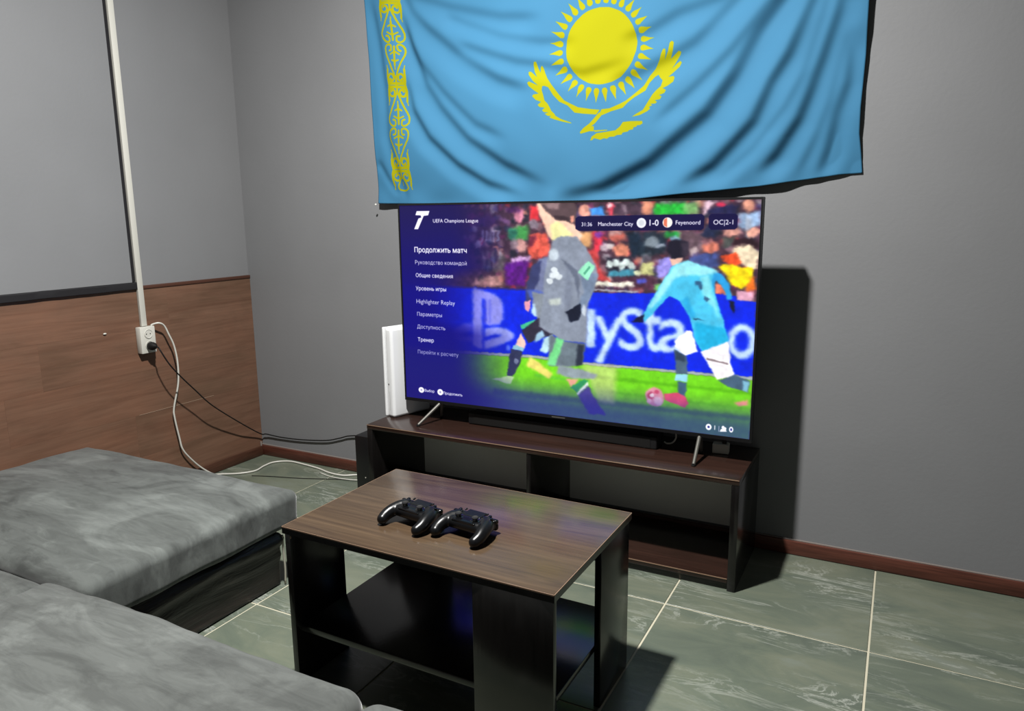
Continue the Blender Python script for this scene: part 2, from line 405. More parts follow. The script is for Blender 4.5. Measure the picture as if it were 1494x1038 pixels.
SCREEN_ART = [
('p',[(335,296),(384,276),(471,261),(471,305),(334,310)],(190,140,135),0.8,6),
('p',[(442,36),(494,61),(503,76),(460,61)],(150,105,160),0.7,4),
('e',[(400,61),(54,23)],(70,40,110),0.6,10),
('p',[(370,141),(379,99),(385,94),(381,141)],(185,190,225),0.75,3),
('p',[(391,140),(400,99),(406,94),(402,140)],(185,190,225),0.75,3),
('p',[(406,140),(415,99),(421,94),(417,140)],(185,190,225),0.75,3),
('p',[(421,140),(429,99),(435,94),(432,140)],(185,190,225),0.75,3),
('p',[(439,140),(447,99),(453,94),(449,140)],(185,190,225),0.75,3),
('p',[(377,174),(386,174),(391,242),(382,247)],(140,140,130),0.55,4),
('p',[(398,174),(407,174),(412,242),(403,247)],(140,140,130),0.55,4),
('p',[(419,174),(428,174),(433,241),(424,246)],(140,140,130),0.55,4),
('p',[(443,173),(452,173),(457,240),(448,246)],(140,140,130),0.55,4),
('p',[(455,173),(464,173),(469,240),(460,246)],(140,140,130),0.55,4),
('p',[(415,249),(472,183),(487,183),(474,261)],(120,110,90),0.6,5),
('e',[(538,41),(22,28)],(225,140,165),0.95,5),
('e',[(512,21),(34,13)],(70,30,90),0.8,5),
('p',[(494,89),(574,77),(574,132),(493,132)],(75,165,85),1,5),
('p',[(494,89),(531,89),(525,132),(493,132)],(40,110,100),0.8,4),
('e',[(545,152),(26,23)],(225,165,160),1,5),
('e',[(516,147),(15,23)],(150,130,140),0.8,5),
('p',[(501,198),(585,187),(579,212),(510,219)],(215,170,225),0.9,4),
('p',[(475,219),(579,207),(561,305),(485,305)],(95,25,135),1,5),
('p',[(583,7),(619,8),(619,62),(586,62)],(235,55,65),1,4),
('p',[(580,111),(649,101),(666,161),(652,191),(587,202),(574,157)],(232,95,78),1,4),
('e',[(597,72),(19,17)],(150,135,150),0.9,4),
('p',[(574,119),(610,111),(596,156),(574,157)],(90,30,60),0.8,4),
('e',[(799,29),(23,24)],(228,158,140),1,4),
('p',[(820,18),(868,11),(871,44),(822,46)],(70,150,235),1,3),
('p',[(878,7),(908,5),(907,42),(889,45)],(230,70,90),0.95,4),
('e',[(891,12),(10,9)],(235,200,205),1,3),
('p',[(913,5),(1007,4),(1008,46),(914,47)],(72,54,68),1,5),
('p',[(938,8),(948,8),(954,45),(946,45)],(160,140,150),0.7,3),
('e',[(1026,23),(20,23)],(228,150,120),1,4),
('p',[(1050,7),(1157,4),(1170,45),(1053,44)],(40,190,60),1,5),
('p',[(1148,7),(1198,5),(1199,45),(1158,45)],(130,190,110),0.9,6),
('p',[(1216,3),(1260,2),(1235,30),(1226,45),(1215,45)],(238,200,215),1,4),
('e',[(1272,13),(13,9)],(215,50,85),1,3),
('p',[(1239,26),(1291,13),(1326,18),(1327,48),(1235,48)],(35,35,75),1,4),
('e',[(1360,16),(21,18)],(238,165,140),1,4),
('p',[(1331,44),(1399,36),(1399,83),(1332,96)],(160,190,228),1,5),
('p',[(1353,51),(1370,51),(1369,116),(1356,116)],(225,230,245),0.8,5),
('p',[(779,101),(833,101),(824,159),(787,154)],(215,160,110),1,4),
('p',[(823,101),(869,101),(860,166),(824,183),(839,135)],(225,55,75),1,4),
('e',[(852,111),(15,12)],(140,70,190),0.9,4),
('p',[(792,174),(844,159),(861,238),(897,273),(846,275),(808,215)],(205,70,70),1,5),
('e',[(923,115),(30,21)],(196,100,88),1,5),
('p',[(890,96),(945,96),(935,110),(895,113)],(220,180,180),0.7,4),
('e',[(875,156),(16,14)],(210,190,200),0.9,4),
('e',[(896,153),(12,12)],(240,225,225),1,3),
('p',[(903,158),(933,139),(966,157),(957,186),(916,186)],(228,140,112),1,4),
('p',[(876,192),(971,186),(987,228),(887,240)],(35,32,45),1,4),
('e',[(896,216),(13,14)],(230,245,240),0.9,3),
('e',[(917,208),(12,14)],(230,245,240),0.9,3),
('e',[(937,219),(13,15)],(230,245,240),0.9,3),
('e',[(957,207),(12,14)],(230,245,240),0.9,3),
('e',[(975,219),(12,14)],(230,245,240),0.9,3),
('p',[(887,240),(985,230),(985,252),(892,259)],(70,150,175),1,4),
('p',[(950,101),(1004,101),(1020,180),(976,188)],(22,38,55),1,5),
('p',[(1014,101),(1095,101),(1097,179),(996,180)],(30,45,58),0.9,5),
('e',[(1044,138),(28,18)],(128,140,150),0.9,4),
('e',[(1075,149),(17,7)],(150,160,175),0.9,3),
('e',[(1028,187),(19,14)],(95,110,115),0.7,4),
('p',[(1011,208),(1050,201),(1056,250),(1007,246)],(196,196,130),0.95,4),
('e',[(997,242),(13,9)],(230,235,190),0.9,3),
('p',[(1069,193),(1112,183),(1127,224),(1090,256),(1066,256)],(150,140,225),1,4),
('p',[(923,261),(1059,257),(1060,292),(986,295)],(80,45,65),1,5),
('e',[(1013,270),(17,9)],(80,90,210),0.9,4),
('p',[(835,278),(986,275),(986,292),(835,293)],(236,232,214),1,3),
('p',[(835,300),(999,304),(999,311),(836,307)],(180,180,190),0.9,2),
('p',[(1057,280),(1076,280),(1077,301),(1058,301)],(120,220,110),0.9,3),
('p',[(1090,101),(1142,101),(1138,123),(1096,119)],(40,160,70),1,4),
('e',[(1126,126),(19,9)],(140,190,215),0.8,3),
('p',[(1146,101),(1219,101),(1213,177),(1163,173)],(100,78,88),0.95,6),
('e',[(1190,164),(14,13)],(200,180,180),0.8,4),
('p',[(1211,110),(1236,72),(1263,83),(1260,118),(1216,119)],(34,42,72),1,4),
('e',[(1244,150),(31,20)],(205,118,98),1,4),
('e',[(1230,132),(20,9)],(150,100,110),0.8,4),
('p',[(1181,178),(1267,167),(1278,212),(1233,222),(1177,196)],(66,80,140),1,5),
('e',[(1308,103),(28,13)],(232,165,150),1,4),
('e',[(1377,103),(21,15)],(235,170,150),1,4),
('p',[(1278,116),(1328,116),(1310,153),(1284,149)],(70,75,70),0.9,4),
('p',[(1315,149),(1318,129),(1339,120),(1374,120),(1398,144),(1399,157),(1362,142),(1332,144)],(50,28,36),1,3),
('p',[(1311,176),(1323,149),(1347,142),(1377,144),(1399,161),(1397,218),(1370,219),(1339,202)],(236,215,182),1,3),
('p',[(1279,183),(1311,169),(1328,166),(1334,184),(1347,199),(1335,213),(1308,207)],(236,82,42),1,2),
('p',[(1273,210),(1317,202),(1344,217),(1384,212),(1385,263),(1351,284),(1316,272),(1296,234)],(252,222,15),1,3),
('p',[(1371,254),(1390,240),(1397,289),(1365,292)],(240,115,35),1,3),
('p',[(1264,271),(1302,274),(1299,302),(1266,303)],(235,125,95),1,3),
('p',[(1334,291),(1391,293),(1389,316),(1371,335),(1336,327)],(236,175,200),1,3),
('noise',[],0,0,0),
('p',[(9,310),(253,315),(581,314),(877,316),(1060,311),(1405,326),(1402,575),(1005,574),(782,575),(614,565),(245,572),(-3,573)],(8,38,226),1,2),
('p',[(9,310),(253,315),(581,314),(581,319),(253,321),(9,315)],(60,40,90),0.8,2),
('p',[(1259,303),(1335,309),(1336,327),(1260,321)],(8,38,226),1,2),
('p',[(-3,573),(245,572),(614,565),(782,575),(1005,574),(1402,575),(1403,586),(1005,584),(782,585),(614,576),(245,583),(-4,584)],(170,185,190),0.9,2),
('p',[(-4,584),(245,583),(614,576),(782,585),(1005,584),(1403,586),(1398,811),(-15,824)],(116,214,30),1,2),
('p',[(796,618),(1402,626),(1403,637),(796,631)],(84,170,20),0.7,4),
('p',[(796,670),(1405,682),(1405,689),(796,680)],(92,185,25),0.6,4),
('p',[(599,635),(823,644),(823,654),(599,646)],(90,190,60),0.6,4),
('p',[(419,710),(1400,709),(1401,725),(418,735)],(70,120,60),0.8,5),
('p',[(333,318),(375,324),(427,336),(453,356),(468,378),(467,431),(451,455),(416,461),(385,459),(388,358),(374,359),(372,558),(327,546)],(168,165,240),0.85,5),
('p',[(383,362),(394,362),(392,459),(381,460)],(40,50,215),0.7,4),
('p',[(406,361),(414,361),(412,454),(404,454)],(70,80,225),0.6,4),
('p',[(330,455),(291,461),(254,479),(234,500),(238,520),(261,533),(328,532),(328,508),(294,512),(267,508),(290,499),(329,488)],(120,115,225),0.7,6),
('p',[(383,475),(429,466),(477,469),(511,484),(511,504),(485,521),(428,543),(381,558),(382,524),(433,509),(464,495),(433,493),(382,510)],(165,170,240),0.9,5),
('e',[(488,545),(9,11)],(120,150,245),0.7,4),
('g', [(810, 380), (840, 514)], (205, 232, 252), 0.95, 5, 'l'),
('g', [(842, 404), (948, 569)], (205, 232, 252), 0.95, 5, 'y'),
('g', [(935, 367), (1023, 516)], (205, 232, 252), 0.95, 5, 'S'),
('g', [(1025, 370), (1087, 513)], (205, 232, 252), 0.95, 5, 't'),
('g', [(1080, 400), (1184, 513)], (205, 232, 252), 0.95, 5, 'a'),
('g', [(1317, 401), (1403, 514)], (205, 232, 252), 0.95, 5, 'o'),
('p',[(618,201),(674,185),(674,433),(623,446),(589,360)],(120,128,165),1,3),
('p',[(590,227),(630,206),(618,282),(589,334),(586,360),(560,372),(567,297)],(58,64,110),1,3),
('p',[(567,315),(623,318),(657,337),(629,353),(578,345)],(75,100,200),0.8,4),
('p',[(560,361),(583,355),(583,386),(572,402),(557,388)],(236,160,180),1,2),
('p',[(595,370),(635,358),(634,410),(600,417),(583,402)],(190,222,245),1,3),
('p',[(589,322),(646,332),(674,433),(629,431),(612,416)],(132,140,150),1,3),
('p',[(539,451),(603,427),(609,439),(548,467)],(70,200,150),1,2),
('p',[(545,472),(617,421),(690,432),(685,479),(623,499),(574,520)],(48,44,62),1,2),
('p',[(606,484),(634,467),(646,487),(617,509),(600,516)],(165,205,230),1,3),
('p',[(637,498),(674,480),(674,532),(648,554),(623,546)],(190,228,240),1,3),
('p',[(542,480),(565,524),(556,540),(515,538)],(240,195,182),1,2),
('p',[(512,530),(556,538),(550,554),(503,547)],(140,190,205),1,2),
('p',[(500,547),(550,554),(535,606),(504,657),(480,657),(490,583)],(48,54,84),1,2),
('e',[(520,594),(9,11)],(150,160,190),0.7,2),
('p',[(410,675),(486,656),(513,657),(495,686),(468,686),(450,679)],(205,242,160),1,2),
('p',[(579,573),(617,589),(674,631),(657,651),(611,626),(564,609)],(240,218,115),0.95,4),
('p',[(790,585),(928,578),(920,721),(856,718),(828,653)],(236,226,170),0.55,8),
('p',[(611,0),(674,-6),(698,48),(755,72),(792,116),(781,135),(701,143),(657,121),(638,69),(619,37)],(252,208,182),1,3),
('p',[(666,77),(696,62),(755,111),(712,136),(674,136)],(242,242,168),0.9,4),
('p',[(625,1),(759,-7),(773,29),(768,63),(752,77),(733,63),(690,57),(647,30)],(92,72,76),1,3),
('p',[(744,48),(760,46),(760,63),(749,75)],(225,150,130),1,2),
('p',[(641,1),(706,-1),(696,23),(655,18)],(168,138,140),0.8,4),
('p',[(674,43),(733,50),(749,70),(690,57)],(52,38,44),0.8,3),
('p',[(674,136),(707,116),(771,121),(808,159),(845,217),(853,255),(836,312),(810,375),(813,445),(811,504),(718,502),(617,452),(635,363),(640,266),(657,186)],(142,151,168),1,3),
('p',[(704,195),(771,238),(782,272),(778,352),(761,265)],(92,100,120),0.8,3),
('p',[(734,204),(756,303),(740,404),(718,354)],(110,118,138),0.5,5),
('p',[(782,252),(851,246),(830,320),(799,381),(783,392),(772,372),(799,314)],(120,138,165),0.9,3),
('p',[(774,245),(814,203),(840,222),(812,274)],(158,242,200),1,2),
('p',[(795,247),(819,222),(824,227),(801,254)],(70,150,120),0.8,1),
('e',[(679,185),(20,23)],(210,222,232),0.85,4),
('e',[(682,240),(12,11)],(232,240,245),0.95,2),
('e',[(674,260),(12,12)],(232,240,245),0.95,2),
('e',[(701,265),(13,11)],(232,240,245),0.95,2),
('e',[(663,281),(12,11)],(232,240,245),0.95,2),
('e',[(690,257),(13,12)],(232,240,245),0.95,2),
('p',[(657,352),(707,340),(707,365),(665,372)],(215,225,215),0.85,4),
('p',[(726,392),(762,373),(783,357),(789,391),(775,422),(745,429)],(22,28,46),1,2),
('e',[(799,383),(8,20)],(225,235,245),0.8,3),
('p',[(662,480),(718,502),(806,507),(795,584),(741,599),(657,601)],(108,122,132),1,3),
('p',[(776,509),(800,512),(795,587),(768,592)],(38,44,60),0.9,3),
('p',[(693,489),(721,497),(685,599),(648,597)],(120,222,140),1,3),
('p',[(699,595),(782,601),(855,615),(844,634),(757,642),(691,627)],(146,155,172),0.95,4),
('p',[(730,645),(779,642),(752,674)],(240,170,140),1,3),
('p',[(747,674),(801,638),(818,644),(774,693)],(52,160,92),1,2),
('p',[(772,696),(815,647),(820,657),(780,703)],(240,250,245),1,2),
('p',[(777,703),(818,660),(840,699),(889,766),(824,769),(802,740)],(82,72,140),1,3),
('p',[(1101,133),(1129,126),(1168,132),(1172,169),(1154,192),(1117,192),(1099,165)],(26,24,40),1,3),
('p',[(1147,133),(1171,137),(1172,173),(1154,189)],(72,60,75),0.7,4),
('p',[(1107,193),(1154,187),(1145,210),(1122,215)],(240,190,170),1,2),
('p',[(1251,226),(1288,239),(1311,269),(1322,319),(1307,324),(1294,284),(1266,260),(1264,312),(1284,380),(1261,358),(1244,263)],(42,160,226),1,2),
('p',[(1131,211),(1173,196),(1260,226),(1253,267),(1274,334),(1299,397),(1317,463),(1230,502),(1205,464),(1184,385),(1149,335),(1111,318),(1059,378),(1028,413),(1018,394),(1053,325),(1086,272),(1117,220)],(74,196,236),1,2),
('p',[(1131,211),(1173,196),(1278,230),(1234,245),(1174,246),(1130,255),(1101,302),(1054,359),(1037,369),(1063,315),(1099,253)],(168,242,246),0.85,4),
('p',[(1216,250),(1243,244),(1259,308),(1290,398),(1261,353),(1227,309)],(150,240,245),0.8,4),
('p',[(1203,403),(1309,420),(1315,463),(1230,500),(1205,459)],(20,166,214),0.8,4),
('p',[(1154,335),(1177,316),(1202,384),(1189,394)],(30,160,220),0.7,4),
('p',[(1196,387),(1235,396),(1198,394)],(20,40,70),0.8,2),
('p',[(1198,266),(1216,263),(1227,288),(1220,295),(1208,277),(1199,278)],(40,70,110),0.8,2),
('p',[(1232,313),(1251,322),(1242,334),(1230,325)],(40,70,110),0.8,2),
('p',[(1028,384),(1021,413),(981,416),(996,400)],(18,22,60),1,2),
('p',[(1313,324),(1331,330),(1331,366),(1319,355)],(16,22,50),1,2),
('p',[(1135,469),(1176,433),(1195,436),(1216,503),(1174,521),(1138,493)],(248,246,246),1,2),
('p',[(1225,503),(1317,461),(1327,535),(1342,573),(1284,595),(1255,552)],(250,246,250),1,2),
('p',[(1245,523),(1318,535),(1318,540),(1245,530)],(120,100,105),0.8,1),
('p',[(1133,502),(1179,521),(1186,587),(1143,589),(1142,550)],(74,98,122),1,2),
('p',[(1136,507),(1174,519),(1175,542),(1139,536)],(40,58,80),0.8,3),
('p',[(1141,589),(1186,587),(1184,612),(1141,613)],(150,216,245),1,2),
('p',[(1149,615),(1182,614),(1179,668),(1153,669)],(66,100,126),1,2),
('p',[(1106,663),(1150,654),(1179,666),(1189,687),(1180,705),(1151,696),(1107,686)],(236,82,112),1,2),
('p',[(1287,597),(1342,573),(1392,590),(1387,630),(1326,617)],(70,96,120),1,2),
('p',[(1370,589),(1390,594),(1385,630),(1369,625)],(140,205,232),0.9,2),
('p',[(1346,669),(1390,653),(1387,674),(1356,678)],(238,150,130),1,3),
('e',[(1070,677),(34,35)],(240,150,175),0.95,3),
('e',[(1057,674),(13,15)],(190,60,90),0.8,3),
('e',[(1082,691),(15,15)],(250,210,220),0.9,3),
('e',[(1050,694),(10,8)],(250,200,210),0.8,2),
('e',[(1077,659),(10,8)],(210,70,100),0.8,2),
('e',[(1062,673),(8,8)],(255,240,240),0.9,2),
('overlay',[],0,0,0),
('p',[(765,55),(776,48),(1213,44),(1222,52),(1221,90),(1213,96),(779,99),(765,92)],(12,6,62),0.97,1),
('p',[(1236,52),(1244,44),(1321,44),(1329,51),(1329,87),(1321,94),(1246,95),(1237,87)],(12,6,62),0.97,1),
('p',[(83,22),(144,22),(137,39),(116,41),(87,93),(68,93),(90,51),(104,47),(101,39),(76,38)],(250,250,255),1,1),
('t', [(159, 58), (364, 63)], (250, 250, 255), 1.0, 1, 'UEFA Champions League', 0.03),
('t', [(66, 174), (310, 175)], (250, 250, 255), 1.0, 1, 'Продолжить матч', 0.05),
('t', [(67, 225), (309, 224)], (250, 250, 255), 1.0, 1, 'Руководство командой', 0.015),
('t', [(68, 277), (244, 276)], (250, 250, 255), 1.0, 1, 'Общие сведения', 0.02),
('t', [(66, 329), (211, 330)], (250, 250, 255), 1.0, 1, 'Уровень игры', 0.02),
('t', [(67, 382), (251, 382)], (250, 250, 255), 1.0, 1, 'Highlighter Replay', 0.015),
('t', [(68, 434), (188, 435)], (250, 250, 255), 1.0, 1, 'Параметры', 0.015),
('t', [(66, 486), (202, 487)], (250, 250, 255), 1.0, 1, 'Доступность', 0.015),
('t', [(67, 539), (145, 541)], (250, 250, 255), 1.0, 1, 'Тренер', 0.02),
('t', [(65, 592), (261, 591)], (190, 190, 225), 1.0, 1, 'Перейти к расчету', 0.0),
('e',[(76,753),(14,12)],(250,250,255),1,1),
('e',[(76,753),(5,4)],(120,110,170),0.7,1),
('t', [(93, 754), (140, 752)], (250, 250, 255), 1.0, 1, 'Выбор', 0.05),
('e',[(169,753),(14,13)],(250,250,255),1,1),
('e',[(169,753),(5,5)],(120,110,170),0.7,1),
('t', [(184, 756), (275, 754)], (250, 250, 255), 1.0, 1, 'Продолжить', 0.05),
('t', [(788, 76), (828, 76)], (250, 250, 255), 1.0, 1, '31:36', 0.05),
('t', [(851, 76), (979, 74)], (250, 250, 255), 1.0, 1, 'Manchester City', 0.04),
('e',[(1008,72),(17,17)],(238,240,245),1,1),
('e',[(1008,72),(10,10)],(200,205,215),0.7,2),
('t', [(1037, 72), (1068, 71)], (250, 250, 255), 1.0, 1, '1-0', 0.05),
('e',[(1099,71),(17,17)],(245,240,232),1,1),
('p',[(1086,62),(1097,55),(1098,87),(1086,80)],(226,110,80),0.95,1),
('t', [(1127, 71), (1209, 71)], (250, 250, 255), 1.0, 1, 'Feyenoord', 0.05),
('t', [(1252, 71), (1315, 70)], (250, 250, 255), 1.0, 1, 'OC|2-1', 0.05),
('e',[(1263,764),(10,11)],(250,250,255),1,1),
('e',[(1263,764),(4,4)],(40,45,130),1,1),
('t', [(1283, 764), (1290, 764)], (250, 250, 255), 1.0, 1, '1', 0.04),
('t', [(1297, 764), (1300, 764)], (200, 200, 230), 1.0, 1, '|', 0.0),
('e',[(1312,760),(5,6)],(250,250,255),1,1),
('p',[(1301,776),(1305,766),(1319,764),(1325,773)],(250,250,255),1,1),
('e',[(1319,763),(4,5)],(250,250,255),1,1),
('e',[(1339,764),(7,10)],(250,250,255),1,1),
('e',[(1339,764),(3,5)],(40,45,130),1,1)]
FLAG_ART = [
('p',[(1028,384),(1027,393),(1026,402),(1023,411),(1020,419),(1017,428),(1012,436),(1007,443),(1001,450),(994,457),(987,463),(980,469),(971,473),(963,477),(954,481),(945,483),(935,485),(926,486),(916,486),(906,485),(897,483),(887,481),(878,478),(870,474),(861,469),(853,464),(845,458),(838,450),(831,443),(826,435),(821,427),(817,418),(813,410),(810,400),(809,391),(808,382),(808,372),(809,362),(810,353),(814,344),(817,335),(821,326),(826,318),(832,311),(838,304),(845,298),(853,292),(861,286),(869,282),(878,278),(886,276),(896,274),(906,273),(915,272),(925,273),(934,274),(943,275),(952,278),(961,282),(970,286),(978,290),(986,296),(993,302),(999,309),(1005,316),(1010,323),(1015,331),(1019,339),(1022,348),(1025,357),(1026,366),(1028,375)],(232,228,10),1,0.6),
('p',[(1038,391),(1038,398),(1040,402),(1046,404),(1054,403),(1065,402),(1078,402),(1065,396),(1056,391),(1048,387),(1042,388)],(232,228,10),1,0.6),
('p',[(1034,413),(1032,419),(1034,424),(1040,427),(1049,428),(1058,429),(1072,431),(1060,423),(1052,417),(1045,411),(1038,410)],(232,228,10),1,0.6),
('p',[(1026,434),(1023,439),(1024,445),(1029,449),(1038,452),(1048,454),(1061,458),(1050,449),(1043,441),(1037,434),(1030,432)],(232,228,10),1,0.6),
('p',[(1014,453),(1010,458),(1010,463),(1014,468),(1022,472),(1032,477),(1044,484),(1035,472),(1030,463),(1025,455),(1018,452)],(232,228,10),1,0.6),
('p',[(998,469),(993,474),(991,478),(994,484),(1002,490),(1011,496),(1022,505),(1016,492),(1012,482),(1008,474),(1003,470)],(232,228,10),1,0.6),
('p',[(978,482),(973,485),(971,490),(973,496),(979,503),(987,510),(997,522),(993,508),(990,498),(988,488),(984,483)],(232,228,10),1,0.6),
('p',[(958,491),(950,493),(948,497),(949,504),(954,512),(960,521),(968,533),(966,519),(966,508),(966,499),(962,493)],(232,228,10),1,0.6),
('p',[(934,496),(927,497),(924,500),(923,506),(927,515),(931,525),(936,538),(938,525),(939,514),(941,505),(938,499)],(232,228,10),1,0.6),
('p',[(910,496),(903,495),(899,498),(897,504),(899,514),(902,524),(904,538),(908,525),(912,515),(915,506),(914,500)],(232,228,10),1,0.6),
('p',[(886,492),(880,490),(875,491),(872,497),(872,506),(873,517),(872,531),(878,519),(884,510),(890,502),(890,496)],(232,228,10),1,0.6),
('p',[(864,483),(858,480),(853,481),(848,486),(846,494),(845,505),(841,518),(850,507),(858,501),(864,494),(866,488)],(232,228,10),1,0.6),
('p',[(843,470),(838,466),(833,465),(827,469),(824,478),(820,487),(814,499),(825,491),(834,486),(842,481),(845,475)],(232,228,10),1,0.6),
('p',[(826,454),(822,448),(816,446),(810,449),(805,456),(798,465),(790,475),(802,470),(813,466),(822,463),(826,458)],(232,228,10),1,0.6),
('p',[(812,434),(809,427),(804,425),(797,426),(790,432),(782,439),(771,448),(786,445),(796,444),(806,442),(811,438)],(232,228,10),1,0.6),
('p',[(802,411),(800,405),(796,402),(789,402),(781,406),(771,411),(758,418),(774,418),(784,418),(794,419),(800,416)],(232,228,10),1,0.6),
('p',[(797,388),(797,382),(793,378),(786,376),(777,378),(766,382),(752,386),(767,388),(778,391),(787,394),(794,392)],(232,228,10),1,0.6),
('p',[(797,365),(798,358),(795,354),(789,350),(778,351),(768,353),(753,353),(767,358),(777,364),(786,368),(793,368)],(232,228,10),1,0.6),
('p',[(802,342),(804,335),(802,330),(796,326),(786,326),(775,325),(760,322),(773,330),(782,337),(790,343),(798,344)],(232,228,10),1,0.6),
('p',[(811,320),(814,314),(814,310),(808,305),(798,302),(788,299),(774,294),(785,304),(792,312),(799,319),(806,322)],(232,228,10),1,0.6),
('p',[(825,301),(829,296),(830,291),(825,286),(816,281),(806,276),(792,269),(802,281),(807,290),(813,298),(819,302)],(232,228,10),1,0.6),
('p',[(842,286),(847,282),(848,277),(845,270),(837,265),(828,258),(816,249),(823,262),(827,272),(830,281),(836,285)],(232,228,10),1,0.6),
('p',[(862,274),(868,270),(870,266),(868,260),(861,253),(853,245),(843,234),(848,247),(850,258),(852,266),(857,272)],(232,228,10),1,0.6),
('p',[(884,266),(890,264),(893,260),(893,254),(887,246),(881,237),(874,224),(875,238),(875,248),(875,258),(878,263)],(232,228,10),1,0.6),
('p',[(907,262),(914,262),(917,258),(918,252),(914,243),(910,234),(905,221),(904,234),(902,244),(900,253),(902,259)],(232,228,10),1,0.6),
('p',[(930,262),(937,264),(941,262),(943,255),(941,246),(938,237),(936,223),(933,236),(929,245),(926,253),(926,259)],(232,228,10),1,0.6),
('p',[(954,268),(959,270),(964,269),(967,263),(967,255),(966,245),(967,232),(961,243),(955,250),(950,258),(950,264)],(232,228,10),1,0.6),
('p',[(974,278),(981,281),(985,280),(989,276),(990,267),(992,258),(995,246),(987,255),(980,261),(974,267),(973,273)],(232,228,10),1,0.6),
('p',[(994,290),(999,294),(1004,295),(1009,292),(1012,284),(1015,275),(1021,264),(1010,271),(1002,276),(995,280),(993,286)],(232,228,10),1,0.6),
('p',[(1010,306),(1014,312),(1019,313),(1025,311),(1030,304),(1034,297),(1042,287),(1031,292),(1022,294),(1014,298),(1010,302)],(232,228,10),1,0.6),
('p',[(1023,326),(1026,331),(1030,334),(1037,333),(1043,327),(1050,321),(1059,313),(1047,315),(1038,316),(1029,318),(1024,321)],(232,228,10),1,0.6),
('p',[(1033,346),(1034,353),(1038,356),(1045,356),(1052,352),(1060,347),(1071,342),(1058,342),(1048,340),(1040,339),(1034,342)],(232,228,10),1,0.6),
('p',[(1038,368),(1038,375),(1042,378),(1048,380),(1056,378),(1065,374),(1078,371),(1064,369),(1054,366),(1046,363),(1040,365)],(232,228,10),1,0.6),
('p',[(916,558),(888,554),(847,546),(823,534),(802,523),(785,504),(760,473),(746,454),(738,438),(732,423),(727,415),(722,420),(722,435),(714,422),(708,402),(700,402),(698,411),(701,429),(711,447),(689,429),(681,429),(682,438),(698,458),(716,473),(684,458),(678,462),(683,472),(703,487),(718,497),(699,498),(695,503),(708,515),(726,522),(714,530),(721,537),(738,540),(729,547),(735,553),(750,555),(738,558),(748,565),(760,566),(753,570),(768,576),(797,585),(826,592),(824,589),(792,577),(773,566),(771,561),(760,551),(755,541),(748,529),(737,518),(733,502),(728,487),(730,476),(738,476),(750,481),(766,505),(787,526),(814,539),(836,561),(864,566),(906,571)],(232,228,10),1,0.6),
('p',[(922,557),(948,556),(979,546),(998,538),(1024,519),(1050,499),(1066,474),(1083,456),(1095,434),(1101,415),(1106,405),(1112,406),(1113,418),(1110,435),(1120,413),(1124,390),(1130,386),(1136,391),(1134,410),(1127,433),(1141,421),(1149,414),(1156,417),(1154,424),(1138,450),(1130,461),(1146,446),(1154,441),(1158,446),(1153,457),(1134,473),(1122,482),(1137,481),(1141,486),(1138,497),(1122,507),(1108,512),(1118,518),(1114,526),(1098,531),(1106,534),(1102,542),(1086,544),(1093,549),(1088,553),(1073,553),(1079,557),(1069,561),(1073,566),(1064,573),(1042,582),(1018,585),(1030,578),(1051,568),(1059,556),(1068,542),(1078,527),(1089,516),(1102,506),(1106,490),(1098,482),(1092,473),(1082,478),(1066,494),(1056,514),(1042,521),(1024,530),(1004,544),(989,558),(953,565),(925,574),(916,570)],(232,228,10),1,0.6),
('p',[(914,566),(925,563),(923,574),(903,595),(890,604),(898,604),(898,619),(884,618),(855,624),(853,619),(865,607),(883,596),(898,582)],(232,228,10),1,0.6),
('p',[(897,616),(941,617),(941,619),(902,621)],(232,228,10),1,0.6),
('p',[(886,645),(891,634),(907,625),(935,623),(967,620),(981,610),(990,598),(1016,597),(1050,599),(1051,606),(1043,610),(1034,610),(1032,614),(1023,615),(1022,621),(1010,622),(1006,626),(990,628),(986,634),(972,634),(963,638),(949,638),(940,643),(930,641),(919,645),(910,642),(898,639),(894,644)],(232,228,10),1,0.6),
('s',[(174,-96),(177,-94),(181,-92),(185,-90),(186,-86),(188,-82),(188,-78),(187,-75),(185,-72),(182,-70),(178,-69),(174,-69),(170,-70),(166,-73),(163,-76),(162,-79),(162,-83),(163,-86),(166,-89),(168,-90),(171,-90),(174,-89),(176,-87),(178,-85),(178,-83)],(232,228,10),1,5.2),
('s',[(189,-100),(190,-97),(191,-92),(192,-87),(193,-82),(193,-75),(192,-69),(191,-62),(190,-57),(188,-52)],(232,228,10),1,5.5),
('s',[(188,-52),(190,-40)],(232,228,10),1,2.6),
('s',[(153,-102),(186,-95)],(232,228,10),1,7),
('s',[(155,-81),(158,-75),(160,-69),(163,-61),(166,-53),(170,-46),(173,-39),(177,-32),(179,-26),(182,-19),(185,-14),(186,-9),(188,-3),(188,2),(188,6),(187,10),(185,14),(182,17),(178,19),(174,20),(170,21),(166,21),(164,19),(161,18),(160,15),(159,12),(160,9),(161,6),(162,2),(164,2),(167,2),(170,2),(171,2)],(232,228,10),1,4.6),
('s',[(150,-35),(162,-28)],(232,228,10),1,4.2),
('s',[(148,-5),(167,-10)],(232,228,10),1,4),
('s',[(133,-103),(130,-102),(125,-102),(121,-101),(118,-98),(117,-95),(116,-91),(117,-87),(119,-83),(122,-79),(126,-78),(130,-76),(134,-76),(138,-78),(140,-80),(142,-83),(142,-86),(142,-90),(140,-93),(138,-94),(134,-96),(131,-96),(129,-95),(127,-94),(126,-92)],(232,228,10),1,5.2),
('s',[(118,-113),(117,-110),(114,-106),(113,-101),(112,-95),(111,-89),(111,-83),(111,-76),(112,-70),(113,-65)],(232,228,10),1,5.5),
('s',[(113,-65),(110,-54)],(232,228,10),1,2.6),
('s',[(153,-102),(120,-107)],(232,228,10),1,7),
